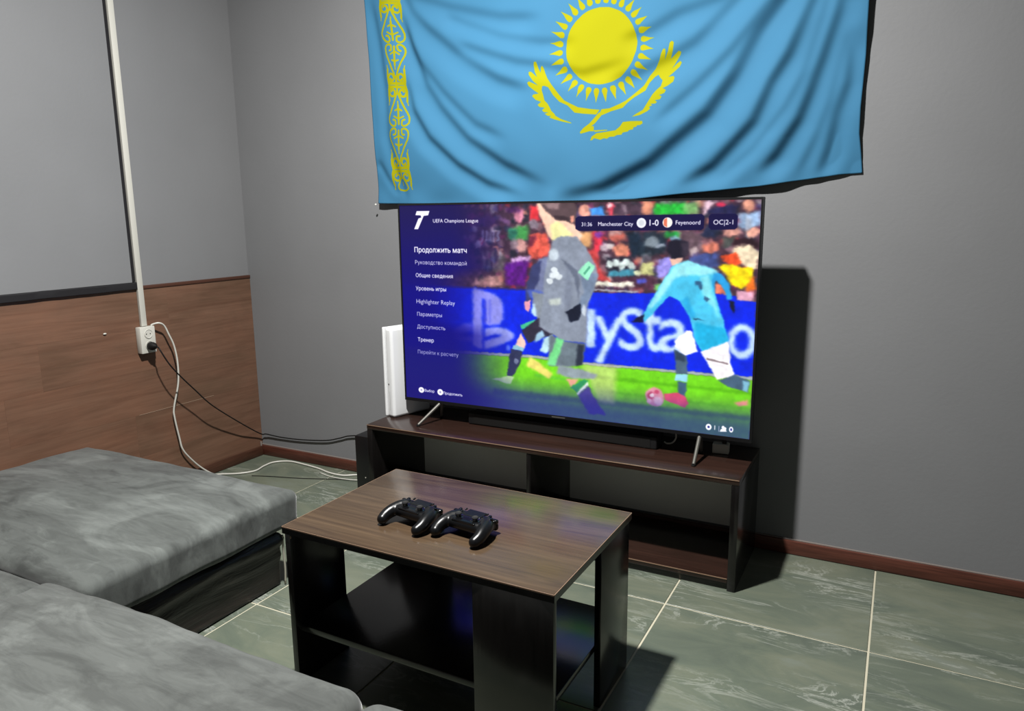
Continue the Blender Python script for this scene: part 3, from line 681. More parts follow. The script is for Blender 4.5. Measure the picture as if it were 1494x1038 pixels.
('s',[(149,-82),(146,-78),(142,-71),(138,-65),(135,-58),(131,-53),(126,-46),(122,-41),(119,-35),(116,-30),(113,-26),(110,-21),(108,-16),(107,-11),(107,-6),(108,-2),(110,2),(112,6),(116,9),(120,12),(123,14),(127,14),(130,14),(133,13),(134,11),(135,9),(135,5),(134,1),(133,-2),(131,-3),(129,-5),(126,-6),(125,-6)],(232,228,10),1,4.6),
('s',[(150,-35),(136,-33)],(232,228,10),1,4.2),
('s',[(148,-5),(130,-15)],(232,228,10),1,4),
('s',[(151,-58),(150,-46)],(232,228,10),1,3),
('s',[(150,-46),(147,10)],(232,228,10),1,5.5),
('s',[(154,-106),(152,-81)],(232,228,10),1,5.5),
('s',[(174,-110),(178,-110),(182,-110),(186,-112),(188,-114),(190,-118),(190,-122),(190,-126),(187,-130),(185,-133),(181,-134),(177,-136),(173,-136),(170,-134),(166,-132),(165,-130),(164,-126),(166,-122),(167,-120),(170,-118),(173,-117),(176,-116),(178,-118),(179,-119),(181,-120)],(232,228,10),1,5.2),
('s',[(189,-100),(190,-103),(192,-107),(194,-112),(194,-118),(195,-123),(195,-130),(194,-136),(194,-142),(193,-147)],(232,228,10),1,5.5),
('s',[(193,-147),(197,-158)],(232,228,10),1,2.6),
('s',[(154,-111),(187,-106)],(232,228,10),1,7),
('s',[(158,-131),(161,-135),(164,-141),(168,-147),(172,-154),(176,-159),(180,-165),(183,-170),(187,-176),(190,-181),(194,-185),(196,-190),(198,-194),(198,-198),(198,-203),(198,-207),(196,-211),(194,-215),(190,-218),(186,-221),(182,-222),(179,-223),(176,-223),(174,-222),(172,-221),(171,-218),(172,-215),(172,-211),(174,-208),(175,-206),(178,-206),(180,-205),(182,-204)],(232,228,10),1,4.6),
('s',[(158,-177),(170,-179)],(232,228,10),1,4.2),
('s',[(159,-206),(177,-195)],(232,228,10),1,4),
('s',[(134,-117),(130,-118),(126,-120),(122,-123),(120,-126),(118,-130),(118,-134),(120,-138),(122,-141),(126,-143),(129,-144),(134,-144),(138,-142),(141,-140),(143,-137),(145,-133),(145,-130),(143,-126),(142,-124),(139,-123),(135,-123),(133,-124),(130,-126),(129,-128),(128,-130)],(232,228,10),1,5.2),
('s',[(118,-113),(117,-116),(115,-121),(114,-126),(114,-132),(114,-138),(114,-144),(116,-150),(118,-157),(118,-161)],(232,228,10),1,5.5),
('s',[(118,-161),(116,-173)],(232,228,10),1,2.6),
('s',[(154,-111),(120,-118)],(232,228,10),1,7),
('s',[(151,-132),(150,-137),(146,-144),(143,-152),(140,-159),(137,-166),(134,-174),(130,-181),(127,-187),(125,-193),(122,-198),(120,-204),(119,-209),(118,-214),(119,-218),(120,-222),(122,-226),(126,-229),(130,-230),(134,-231),(138,-232),(141,-231),(143,-230),(146,-228),(147,-226),(148,-223),(147,-220),(146,-216),(145,-214),(142,-213),(140,-213),(138,-213),(136,-213)],(232,228,10),1,4.6),
('s',[(158,-177),(144,-184)],(232,228,10),1,4.2),
('s',[(159,-206),(140,-202)],(232,228,10),1,4),
('s',[(156,-154),(157,-166)],(232,228,10),1,3),
('s',[(157,-166),(160,-221)],(232,228,10),1,5.5),
('s',[(154,-106),(155,-131)],(232,228,10),1,5.5),
('s',[(174,163),(177,164),(182,166),(186,169),(188,172),(190,176),(190,180),(190,184),(188,188),(186,190),(182,192),(178,191),(174,190),(170,188),(167,185),(166,181),(165,178),(166,174),(167,171),(170,170),(173,170),(176,170),(178,172),(179,174),(181,176)],(232,228,10),1,5.2),
('s',[(188,158),(189,161),(191,166),(193,171),(194,178),(195,184),(195,190),(195,197),(195,204),(194,209)],(232,228,10),1,5.5),
('s',[(194,209),(198,221)],(232,228,10),1,2.6),
('s',[(154,158),(186,162)],(232,228,10),1,7),
('s',[(159,180),(162,186),(165,193),(170,201),(174,209),(178,216),(182,223),(186,230),(190,237),(194,243),(197,249),(199,254),(202,260),(202,265),(203,270),(202,274),(201,278),(198,282),(195,284),(191,286),(188,286),(185,286),(182,285),(179,283),(177,281),(176,278),(176,274),(176,270),(177,268),(178,266),(181,266),(183,266),(186,266)],(232,228,10),1,4.6),
('s',[(159,228),(173,235)],(232,228,10),1,4.2),
('s',[(162,261),(180,254)],(232,228,10),1,4),
('s',[(135,158),(132,158),(127,159),(124,161),(122,164),(121,167),(121,171),(122,175),(124,180),(127,183),(130,185),(135,186),(139,186),(142,184),(145,182),(146,178),(146,175),(145,171),(143,168),(140,166),(137,166),(134,165),(132,166),(130,168),(130,170)],(232,228,10),1,5.2),
('s',[(120,149),(119,152),(118,156),(117,162),(116,167),(116,174),(117,180),(118,187),(119,194),(120,199)],(232,228,10),1,5.5),
('s',[(120,199),(118,211)],(232,228,10),1,2.6),
('s',[(154,158),(122,154)],(232,228,10),1,7),
('s',[(153,179),(150,184),(148,190),(145,198),(142,205),(138,211),(135,218),(132,224),(129,230),(126,235),(123,241),(121,246),(119,250),(119,256),(121,261),(123,266),(126,270),(130,274),(134,278),(139,280),(142,282),(146,282),(149,282),(151,280),(152,278),(152,275),(151,271),(149,267),(147,265),(145,262),(142,262),(140,261),(138,261)],(232,228,10),1,4.6),
('s',[(159,228),(146,232)],(232,228,10),1,4.2),
('s',[(162,261),(142,250)],(232,228,10),1,4),
('s',[(158,204),(158,218)],(232,228,10),1,3),
('s',[(158,218),(164,277)],(232,228,10),1,5.5),
('s',[(154,153),(156,180)],(232,228,10),1,5.5),
('s',[(173,148),(176,148),(180,147),(184,146),(186,142),(187,139),(187,135),(186,131),(184,127),(181,123),(177,122),(173,121),(170,121),(166,122),(163,125),(162,128),(162,131),(163,135),(166,138),(168,140),(171,141),(174,142),(176,140),(177,138),(178,137)],(232,228,10),1,5.2),
('s',[(188,158),(189,154),(190,150),(191,145),(191,139),(191,133),(191,126),(190,120),(189,113),(187,108)],(232,228,10),1,5.5),
('s',[(187,108),(190,96)],(232,228,10),1,2.6),
('s',[(154,148),(186,152)],(232,228,10),1,7),
('s',[(156,127),(158,122),(160,116),(163,109),(166,102),(170,96),(173,90),(176,84),(179,78),(182,73),(184,68),(186,63),(187,58),(188,54),(187,49),(186,44),(185,40),(182,36),(178,33),(174,30),(170,29),(166,28),(163,28),(161,29),(159,31),(159,34),(160,38),(161,42),(162,44),(164,46),(166,47),(169,47),(170,48)],(232,228,10),1,4.6),
('s',[(150,79),(162,75)],(232,228,10),1,4.2),
('s',[(148,47),(167,58)],(232,228,10),1,4),
('s',[(134,143),(131,142),(126,140),(123,138),(120,134),(118,130),(118,126),(118,122),(121,118),(123,116),(126,114),(131,114),(134,116),(138,118),(142,122),(143,126),(143,129),(142,133),(141,135),(138,136),(135,136),(133,136),(130,134),(129,132),(127,130)],(232,228,10),1,5.2),
('s',[(120,149),(119,146),(117,140),(115,134),(114,129),(114,122),(113,116),(114,109),(114,102),(114,98)],(232,228,10),1,5.5),
('s',[(114,98),(110,85)],(232,228,10),1,2.6),
('s',[(154,148),(122,143)],(232,228,10),1,7),
('s',[(150,126),(147,121),(143,114),(139,106),(135,98),(132,90),(127,83),(123,76),(120,70),(116,63),(113,58),(110,52),(109,46),(108,42),(107,37),(108,32),(110,28),(112,26),(116,23),(120,22),(123,22),(126,22),(130,23),(133,25),(134,27),(135,30),(135,34),(134,38),(133,40),(131,41),(129,42),(126,41),(125,41)],(232,228,10),1,4.6),
('s',[(150,79),(136,72)],(232,228,10),1,4.2),
('s',[(148,47),(130,52)],(232,228,10),1,4),
('s',[(151,102),(150,90)],(232,228,10),1,3),
('s',[(150,90),(147,31)],(232,228,10),1,5.5),
('s',[(154,153),(153,126)],(232,228,10),1,5.5),
('s',[(192,434),(194,435),(198,437),(202,439),(204,442),(206,446),(206,450),(206,454),(203,458),(202,462),(198,463),(194,463),(191,462),(188,460),(186,456),(184,453),(183,450),(184,446),(186,442),(188,442),(190,441),(194,442),(195,443),(197,446),(198,447)],(232,228,10),1,5.2),
('s',[(204,427),(206,430),(207,436),(209,442),(210,447),(210,454),(210,461),(210,468),(210,475),(210,480)],(232,228,10),1,5.5),
('s',[(210,480),(214,493)],(232,228,10),1,2.6),
('s',[(174,430),(203,433)],(232,228,10),1,7),
('s',[(178,453),(180,458),(183,465),(187,474),(190,481),(194,489),(198,496),(202,503),(206,510),(210,516),(213,522),(216,527),(218,533),(219,538),(219,543),(219,548),(218,552),(215,555),(211,558),(206,560),(202,561),(199,561),(197,560),(194,558),(192,556),(192,553),(192,549),(193,545),(194,542),(196,541),(198,540),(201,540),(202,540)],(232,228,10),1,4.6),
('s',[(178,502),(190,509)],(232,228,10),1,4.2),
('s',[(179,536),(197,529)],(232,228,10),1,4),
('s',[(157,431),(154,431),(150,433),(147,434),(145,438),(144,442),(144,446),(145,450),(147,454),(150,458),(153,459),(157,460),(160,460),(163,458),(166,454),(166,451),(166,448),(166,444),(164,441),(162,439),(158,438),(156,438),(154,440),(153,442),(152,443)],(232,228,10),1,5.2),
('s',[(144,422),(142,426),(142,430),(140,436),(140,442),(140,449),(140,455),(141,462),(142,470),(142,474)],(232,228,10),1,5.5),
('s',[(142,474),(139,487)],(232,228,10),1,2.6),
('s',[(174,430),(146,428)],(232,228,10),1,7),
('s',[(172,452),(170,457),(168,464),(165,472),(162,479),(159,486),(155,493),(152,499),(149,506),(146,512),(143,517),(141,522),(139,527),(138,533),(138,538),(139,543),(141,547),(144,551),(148,554),(152,557),(156,558),(159,558),(162,558),(165,557),(166,554),(167,551),(167,547),(166,543),(165,541),(162,538),(160,538),(158,538),(156,537)],(232,228,10),1,4.6),
('s',[(178,502),(165,507)],(232,228,10),1,4.2),
('s',[(179,536),(160,526)],(232,228,10),1,4),
('s',[(176,478),(177,491)],(232,228,10),1,3),
('s',[(177,491),(180,553)],(232,228,10),1,5.5),
('s',[(174,425),(175,452)],(232,228,10),1,5.5),
('s',[(191,418),(194,418),(198,417),(201,415),(202,412),(203,408),(204,404),(202,400),(201,396),(198,393),(195,390),(191,390),(188,390),(186,392),(183,395),(182,398),(182,402),(182,406),(184,409),(186,410),(190,411),(192,411),(194,410),(195,408),(196,406)],(232,228,10),1,5.2),
('s',[(204,427),(205,424),(206,419),(207,414),(207,408),(207,402),(207,395),(206,388),(206,381),(205,376)],(232,228,10),1,5.5),
('s',[(205,376),(207,364)],(232,228,10),1,2.6),
('s',[(174,419),(202,422)],(232,228,10),1,7),
('s',[(176,398),(178,393),(180,386),(183,378),(186,371),(189,365),(192,358),(195,351),(198,346),(201,340),(204,334),(206,330),(207,325),(208,320),(207,314),(206,310),(204,306),(201,302),(197,298),(193,296),(189,294),(186,294),(183,294),(181,296),(179,298),(179,301),(181,305),(182,309),(184,311),(186,313),(188,314),(190,314),(192,315)],(232,228,10),1,4.6),
('s',[(172,348),(184,344)],(232,228,10),1,4.2),
('s',[(171,315),(188,326)],(232,228,10),1,4),
('s',[(157,416),(154,414),(150,413),(146,410),(145,407),(143,402),(142,398),(143,394),(146,390),(147,388),(150,386),(154,386),(158,387),(161,390),(163,394),(165,397),(165,400),(164,404),(162,406),(161,408),(158,409),(155,408),(154,406),(152,404),(151,402)],(232,228,10),1,5.2),
('s',[(144,422),(142,418),(141,414),(140,408),(139,402),(138,395),(138,389),(139,382),(139,374),(140,370)],(232,228,10),1,5.5),
('s',[(140,370),(137,357)],(232,228,10),1,2.6),
('s',[(174,419),(146,417)],(232,228,10),1,7),
('s',[(170,397),(168,392),(166,385),(162,377),(158,369),(155,362),(152,354),(148,347),(145,340),(142,334),(139,328),(137,322),(135,318),(134,312),(133,306),(132,302),(133,298),(134,295),(138,292),(142,290),(145,290),(148,290),(151,291),(154,293),(156,295),(157,298),(157,302),(157,306),(157,309),(155,310),(153,310),(151,310),(150,310)],(232,228,10),1,4.6),
('s',[(172,348),(160,342)],(232,228,10),1,4.2),
('s',[(171,315),(154,322)],(232,228,10),1,4),
('s',[(173,373),(172,359)],(232,228,10),1,3),
('s',[(172,359),(168,299)],(232,228,10),1,5.5),
('s',[(174,425),(173,398)],(232,228,10),1,5.5),
('s',[(195,714),(198,714),(203,716),(207,718),(210,722),(211,726),(211,730),(210,734),(209,739),(206,742),(202,744),(198,744),(194,743),(190,741),(187,738),(185,734),(185,730),(186,726),(188,723),(190,722),(194,721),(197,722),(198,723),(201,726),(202,727)],(232,228,10),1,5.2),
('s',[(210,706),(211,710),(213,715),(214,721),(215,727),(216,734),(217,741),(216,748),(216,755),(215,761)],(232,228,10),1,5.5),
('s',[(215,761),(219,774)],(232,228,10),1,2.6),
('s',[(175,710),(208,712)],(232,228,10),1,7),
('s',[(182,734),(186,739),(191,747),(196,754),(199,760),(201,765),(202,769),(199,772),(196,774),(192,776),(188,777),(183,777),(180,777)],(232,228,10),1,4.2),
('s',[(154,712),(151,713),(146,714),(142,717),(140,720),(138,724),(138,728),(139,733),(142,737),(146,740),(150,742),(154,742),(158,742),(161,740),(163,737),(165,733),(166,730),(164,726),(162,722),(159,721),(156,720),(153,720),(151,722),(150,724),(148,726)],(232,228,10),1,5.2),
('s',[(139,704),(138,707),(136,712),(134,718),(134,724),(134,731),(134,738),(136,746),(138,754),(140,758)],(232,228,10),1,5.5),
('s',[(140,758),(139,772)],(232,228,10),1,2.6),
('s',[(175,710),(142,710)],(232,228,10),1,7),
('s',[(169,734),(166,739),(162,746),(158,754),(156,758),(155,764),(156,768),(158,771),(162,774),(167,775),(172,776),(177,777),(180,777)],(232,228,10),1,4.2),
('s',[(174,705),(175,734)],(232,228,10),1,5.5),
('s',[(177,748),(178,760)],(232,228,10),1,2.5),
('s',[(194,698),(198,697),(202,696),(206,694),(208,690),(210,686),(210,682),(208,678),(206,674),(203,670),(199,669),(195,668),(191,668),(188,670),(186,674),(184,677),(184,681),(185,685),(187,688),(190,690),(193,690),(196,690),(198,689),(199,686),(200,685)],(232,228,10),1,5.2),
('s',[(210,706),(211,703),(212,698),(214,692),(214,686),(214,679),(214,672),(213,665),(212,658),(211,653)],(232,228,10),1,5.5),
('s',[(211,653),(215,640)],(232,228,10),1,2.6),
('s',[(174,699),(207,701)],(232,228,10),1,7),
('s',[(178,677),(180,671),(182,664),(186,656),(190,649),(194,642),(198,634),(202,628),(206,622),(210,615),(214,610),(216,605),(218,599),(219,594),(219,589),(218,584),(217,580),(214,576),(210,573),(206,570),(202,570),(199,569),(196,570),(194,571),(191,573),(191,576),(191,580),(192,584),(193,587),(195,589),(198,590),(200,590),(202,590)],(232,228,10),1,4.6),
('s',[(176,626),(190,621)],(232,228,10),1,4.2),
('s',[(178,592),(197,601)],(232,228,10),1,4),
('s',[(154,696),(151,695),(146,694),(143,691),(141,688),(139,683),(139,679),(140,675),(142,671),(145,668),(149,666),(153,666),(157,666),(160,669),(163,673),(165,676),(165,680),(164,684),(162,686),(159,688),(156,689),(154,689),(151,687),(150,685),(149,682)],(232,228,10),1,5.2),
('s',[(139,704),(138,700),(137,695),(135,689),(134,683),(134,676),(134,669),(136,662),(137,654),(138,649)],(232,228,10),1,5.5),
('s',[(138,649),(135,636)],(232,228,10),1,2.6),
('s',[(174,699),(142,698)],(232,228,10),1,7),
('s',[(171,676),(169,671),(166,664),(162,655),(159,647),(156,640),(153,633),(149,625),(146,618),(143,612),(140,606),(138,601),(137,595),(136,590),(137,584),(138,579),(140,575),(142,572),(147,570),(151,567),(155,566),(158,566),(162,567),(164,569),(166,571),(166,574),(166,578),(165,582),(163,586),(161,586),(158,587),(156,587),(154,587)],(232,228,10),1,4.6),
('s',[(176,626),(163,619)],(232,228,10),1,4.2),
('s',[(178,592),(158,599)],(232,228,10),1,4),
('s',[(175,651),(175,637)],(232,228,10),1,3),
('s',[(175,637),(178,575)],(232,228,10),1,5.5),
('s',[(174,705),(174,677)],(232,228,10),1,5.5)]
FLAG_FOLDS = [
([(2.694, 2.069), (2.628, 1.935), (2.556, 1.837), (2.477, 1.696), (2.385, 1.568), (2.163, 1.4), (1.964, 1.31), (1.733, 1.266)], 0.055, 0.03),
([(2.756, 2.039), (2.709, 1.925), (2.644, 1.757), (2.591, 1.673), (2.538, 1.545), (2.392, 1.393), (2.243, 1.31)], 0.04, 0.022),
([(2.798, 1.993), (2.782, 1.885), (2.745, 1.747), (2.714, 1.644), (2.682, 1.549), (2.611, 1.433), (2.534, 1.351)], 0.035, 0.02),
([(2.748, 2.0), (2.726, 1.881), (2.675, 1.698), (2.622, 1.594), (2.518, 1.462), (2.377, 1.343)], 0.022, 0.008),
([(2.802, 1.852), (2.78, 1.731), (2.756, 1.606), (2.721, 1.501), (2.663, 1.359)], 0.018, 0.007),
([(2.676, 2.031), (2.556, 1.924), (2.443, 1.786), (2.317, 1.674), (2.147, 1.544)], 0.03, 0.01),
([(0.99, 2.178), (1.046, 2.01), (1.113, 1.88), (1.232, 1.747), (1.394, 1.601), (1.567, 1.524)], 0.03, 0.01),
([(2.824, 1.849), (2.821, 1.666), (2.791, 1.568), (2.774, 1.452), (2.739, 1.346)], 0.03, 0.014),
([(2.57, 2.068), (2.397, 1.946), (2.243, 1.912), (2.151, 1.869), (2.01, 1.842)], 0.04, 0.012),
([(2.622, 2.06), (2.478, 1.955), (2.319, 1.81), (2.214, 1.761), (2.091, 1.716), (1.959, 1.702)], 0.045, 0.014),
([(0.975, 2.234), (1.07, 2.069), (1.169, 1.977), (1.332, 1.849), (1.502, 1.75), (1.675, 1.687)], 0.045, 0.016),
([(1.011, 2.095), (1.063, 1.932), (1.13, 1.772), (1.206, 1.675), (1.343, 1.535), (1.516, 1.422), (1.745, 1.319)], 0.045, 0.02),
([(1.021, 1.875), (1.073, 1.684), (1.153, 1.562), (1.3, 1.437), (1.437, 1.358), (1.636, 1.294)], 0.035, 0.018),
([(0.977, 2.26), (1.093, 2.122), (1.289, 2.05), (1.525, 1.983), (1.735, 1.956)], 0.04, 0.012),
([(1.242, 2.04), (1.365, 1.987), (1.524, 1.923), (1.703, 1.881), (1.875, 1.868)], 0.03, 0.009),
([(1.305, 1.928), (1.429, 1.879), (1.595, 1.819), (1.702, 1.799), (1.876, 1.751), (2.09, 1.787)], 0.03, 0.01),
([(0.872, 2.194), (0.908, 1.998), (0.937, 1.799), (0.941, 1.599), (0.988, 1.422), (1.037, 1.303)], 0.025, 0.01),
([(0.883, 1.499), (0.932, 1.418), (0.995, 1.339)], 0.015, 0.008)]


# ------------------------------------------------------------------ flag on the back wall
FX0, FX1, FZ0, FZ1, FW, FH = .80, 2.90, 1.28, 2.34, 1679, 847
img = np.ones((FH, FW, 3))*(np.array((53, 102, 133))/255)
for it in FLAG_ART:
    if it[0] == 'p':
        r = pip_mask(it[1], FW, FH, 3)
        if r: stamp(img, r[2], r[0], r[1], (134, 132, 5), 1, .5)
    else: stroke(img, it[1], it[4]*.68, (134, 132, 5))
flag_img = to_image('flag_print', img)
def seg_info(px, pz, pts):
    """signed distance and position along a polyline (positive on its right-hand side)"""
    best = np.full(px.shape, 1e9); sgn = np.zeros(px.shape); tt = np.zeros(px.shape); n = len(pts)-1
    for i in range(n):
        (ax, az), (bx, bz) = pts[i], pts[i+1]; dx, dz = bx-ax, bz-az; L = dx*dx+dz*dz
        t = np.clip(((px-ax)*dx+(pz-az)*dz)/L, 0, 1); d = np.hypot(px-ax-t*dx, pz-az-t*dz); cr = dx*(pz-az)-dz*(px-ax)
        c = d < best; best = np.where(c, d, best); sgn = np.where(c, np.sign(cr), sgn); tt = np.where(c, (i+t)/n, tt)
    return best*sgn, tt
def build_flag():
    nx, nz = 420, 220
    U, V = np.meshgrid(np.linspace(0, 1, nx+1), np.linspace(0, 1, nz+1))
    bx = [.876, 1.107, 1.40, 1.731, 2.077, 2.313, 2.527, 2.693, 2.785, 2.855]; bz = [1.314, 1.309, 1.302, 1.303, 1.312, 1.331, 1.347, 1.367, 1.379, 1.382]
    lz = [1.314, 1.45, 1.6, 1.748, 2.17, 2.33]; lx = [.876, .879, .876, .871, .859, .853]
    rz = [1.382, 1.44, 1.508, 1.59, 1.75, 1.909, 2.33]; rx = [2.855, 2.848, 2.838, 2.836, 2.840, 2.838, 2.835]
    zb = np.interp(.876+U*(2.855-.876), bx, bz); Z = zb + V*(2.33-zb)
    L = np.interp(Z, lz, lx); R = np.interp(Z, rz, rx); X = L + U*(R-L)
    Hh = np.zeros_like(X)
    for pts, w, amp in FLAG_FOLDS:
        s, t = seg_info(X, Z, pts); s = s/w
        if pts[0][0] > 2.4 or pts[0][0] > 2.2: s = -s      # positive side = away from the emblem
        s = -s if pts[0][0] <= 1.6 and False else s
        # falls slowly towards the wall through the dark band, then rises quickly
        fall = .5-.5*np.cos(PI*np.clip((s+1.5)/2.1, 0, 1)); rise = .5-.5*np.cos(PI*np.clip((s-.55)/.9, 0, 1))
        env = np.clip(t/.12, 0, 1)*np.clip((1-t)/.14, 0, 1); env = env*env*(3-2*env)
        Hh -= 1.08*amp*(fall-rise)*env
    for k in range(3):
        f = [3.0, 7.0, 17.0][k]; a = [.007, .003, .0012][k]
        Hh += a*np.sin(f*1.7*X+1.3*k+2.0*np.sin(f*.6*Z+k))*np.cos(f*.9*Z+.7*k+np.sin(f*.4*X))
    for _ in range(2): Hh = blur1(blur1(Hh, 1.6, 0), 1.6, 1)
    # little ripples near the lower hem
    hem = np.exp(-((Z-zb)/.05)**2)
    Hh += hem*.006*np.sin(X*23+2*np.sin(X*7))
    base = .056 - .028*np.exp(-((2.85-X)/.15)**2) - .021*np.exp(-((Z-zb)/.16)**2) - .018*np.exp(-((X-.86)/.1)**2)
    Y = -(base + Hh); Y = np.minimum(Y, -.006-.1*np.clip(.012+Y, -.004, .0))
    verts = np.stack([X, Y, Z], -1).reshape(-1, 3)
    idx = np.arange((nx+1)*(nz+1)).reshape(nz+1, nx+1)
    faces = np.stack([idx[:-1, :-1], idx[:-1, 1:], idx[1:, 1:], idx[1:, :-1]], -1).reshape(-1, 4)
    me = bpy.data.meshes.new('flag'); me.from_pydata(verts.tolist(), [], faces.tolist())
    uv = me.uv_layers.new(name='print'); li = np.empty(len(me.loops), np.int32); me.loops.foreach_get('vertex_index', li)
    vv = verts[li]; uvs = np.stack([(vv[:, 0]-FX0)/(FX1-FX0), (vv[:, 2]-FZ0)/(FZ1-FZ0)], -1).astype(np.float32)
    uv.data.foreach_set('uv', uvs.ravel()); me.polygons.foreach_set('use_smooth', [True]*len(me.polygons))
    m = mat('flag_cloth', (1, 1, 1), .75, .08)
    ti = nd(m, 'ShaderNodeTexImage'); ti.image = flag_img; ti.extension = 'EXTEND'; uvn = nd(m, 'ShaderNodeUVMap'); uvn.uv_map = 'print'
    lk(m, uvn.outputs[0], ti.inputs[0]); lk(m, ti.outputs[0], bsdf(m).inputs['Base Color'])
    me.materials.append(m)
    root = thing('flag', (0, 0, 0), 0, 'large sky blue cloth flag with yellow sun and eagle hung on the grey wall', 'flag')
    o = link('cloth', me, root); md = o.modifiers.new('thick', 'SOLIDIFY'); md.thickness = .0012
    bm = bmesh.new(); lathe(bm, [(.002, 0), (.0045, .002), (.0045, .006), (.002, .008)], Matrix.Translation((.876, -.040, 1.309)) @ Matrix.Rotation(PI/2, 4, 'X'), 12)
    obj('corner_pin', bm, M['white_plastic'], root, .6)
build_flag()

# ------------------------------------------------------------------ television
TVX, TVY, TVR, TVZ, TVW = [1.8593, -0.2279, 0.0036, 0.4775, 1.4471]
TVH = TVW/1.743; SH = 0.3989
SW_, SH_ = 1400, 790
def paint_screen():
    H, W = SH_, SW_
    img = np.ones((H, W, 3))*(np.array((72, 48, 62))/255)
    pal = [(196, 60, 66), (60, 40, 60), (120, 50, 90), (40, 44, 66), (214, 140, 120), (150, 110, 120), (70, 60, 110), (30, 34, 46), (180, 170, 180)]
    for _ in range(420):
        c = (rng.uniform(300, W), rng.uniform(-10, 330)); r = (rng.uniform(6, 20), rng.uniform(6, 18)); k = pip_mask(ell_pts(c, r, 10), W, H, 1)
        if k: stamp(img, k[2], k[0], k[1], pal[rng.integers(len(pal))], .75, 3, 4)
    def vnoise(cell):
        gh, gw = int(H/cell)+3, int(W/cell)+3; g = rng.uniform(-1, 1, (gh, gw)); y = np.arange(H)/cell; x = np.arange(W)/cell
        y0 = y.astype(int); x0 = x.astype(int); fy = (y-y0)[:, None]; fx = (x-x0)[None, :]; fy = fy*fy*(3-2*fy); fx = fx*fx*(3-2*fx)
        return (g[y0][:, x0]*(1-fx)+g[y0][:, x0+1]*fx)*(1-fy) + (g[y0+1][:, x0]*(1-fx)+g[y0+1][:, x0+1]*fx)*fy
    def warp(im, amp, k1, k2):
        # the game picture: uneven edges, cloth folds and grain instead of flat areas
        dx = amp*(vnoise(16)+.5*vnoise(7)); dy = amp*.8*(vnoise(15)+.5*vnoise(6))
        yy = np.clip(np.arange(H)[:, None]+dy, 0, H-1).astype(int); xx = np.clip(np.arange(W)[None, :]+dx, 0, W-1).astype(int)
        k = 1 + .06*vnoise(36) + k1*vnoise(13) + k2*vnoise(6)
        return blur1(blur1(np.clip(im[yy, xx]*k[..., None], 0, 1), 1.0, 0), 1.7, 1)
    def overlay():
        u = np.linspace(0, 1, W)[None, :]; v = np.linspace(0, 1, H)[:, None]
        # menu shade on the left, shade along the bottom (part of the picture the screen shows)
        c_ = np.interp(v, [0, .30, .36, .58, .64, 1], [.40, .40, .315, .315, .40, .42]); a = np.clip((c_ - u)/.25, 0, 1); a = a*a*(3-2*a)*.97
        top = np.array((20, 9, 80))/255; mid = np.array((8, 3, 122))/255; low = np.array((26, 20, 112))/255
        cv = top + (mid-top)*np.clip(v/.45, 0, 1)[..., None]; cv = cv + (low-cv)*np.clip((v-.6)/.4, 0, 1)[..., None]
        b = np.clip((v-.80)/.17, 0, 1); b = (b*b*(3-2*b)*.88) * np.clip(1.05-.25*u, 0, 1)
        cb = np.array((38, 40, 140))/255
        o = img*(1-b[..., None]) + cb*b[..., None]
        return o*(1-a[..., None]) + cv*a[..., None]
    for it in SCREEN_ART:
        k = it[0]
        if k == 'noise': img = blur1(warp(img, 4.0, .16, .06), 2.0, 1); continue
        if k == 'overlay': img = warp(img, 2.4, .05, .02); img = overlay(); continue
        b = it[4]*.9
        if k == 'p': r = pip_mask(it[1], W, H, 2)
        elif k == 'e': r = pip_mask(ell_pts(*it[1]), W, H, 2)
        elif k == 'g':
            (x0, y0), (x1, y1) = it[1]; co, tr = text_outline(it[5]); mn, mx = co.min(0), co.max(0)
            q = np.stack([x0+(co[:, 0]-mn[0])/(mx[0]-mn[0])*(x1-x0), y1-(co[:, 1]-mn[1])/(mx[1]-mn[1])*(y1-y0)], -1); r = text_mask(q, tr, W, H, 2, 3.2)
        else:
            (x0, y0), (x1, y1) = it[1]; co, tr = text_outline(it[5]); mn, mx = co.min(0), co.max(0); sc = (x1-x0)/(mx[0]-mn[0])
            yb = (y0+y1)/2 + .34*sc
            if it[5] in '1|': sc = 22.0; yb = (y0+y1)/2+.34*sc
            q = np.stack([x0+(co[:, 0]-mn[0])*sc, yb-co[:, 1]*sc], -1); r = text_mask(q, tr, W, H, 3, it[6]*sc*.42)
        if r: stamp(img, r[2], r[0], r[1], it[2], it[3], b, b*1.35 if k not in 'te' else b)
    return to_image('screen_picture', img)
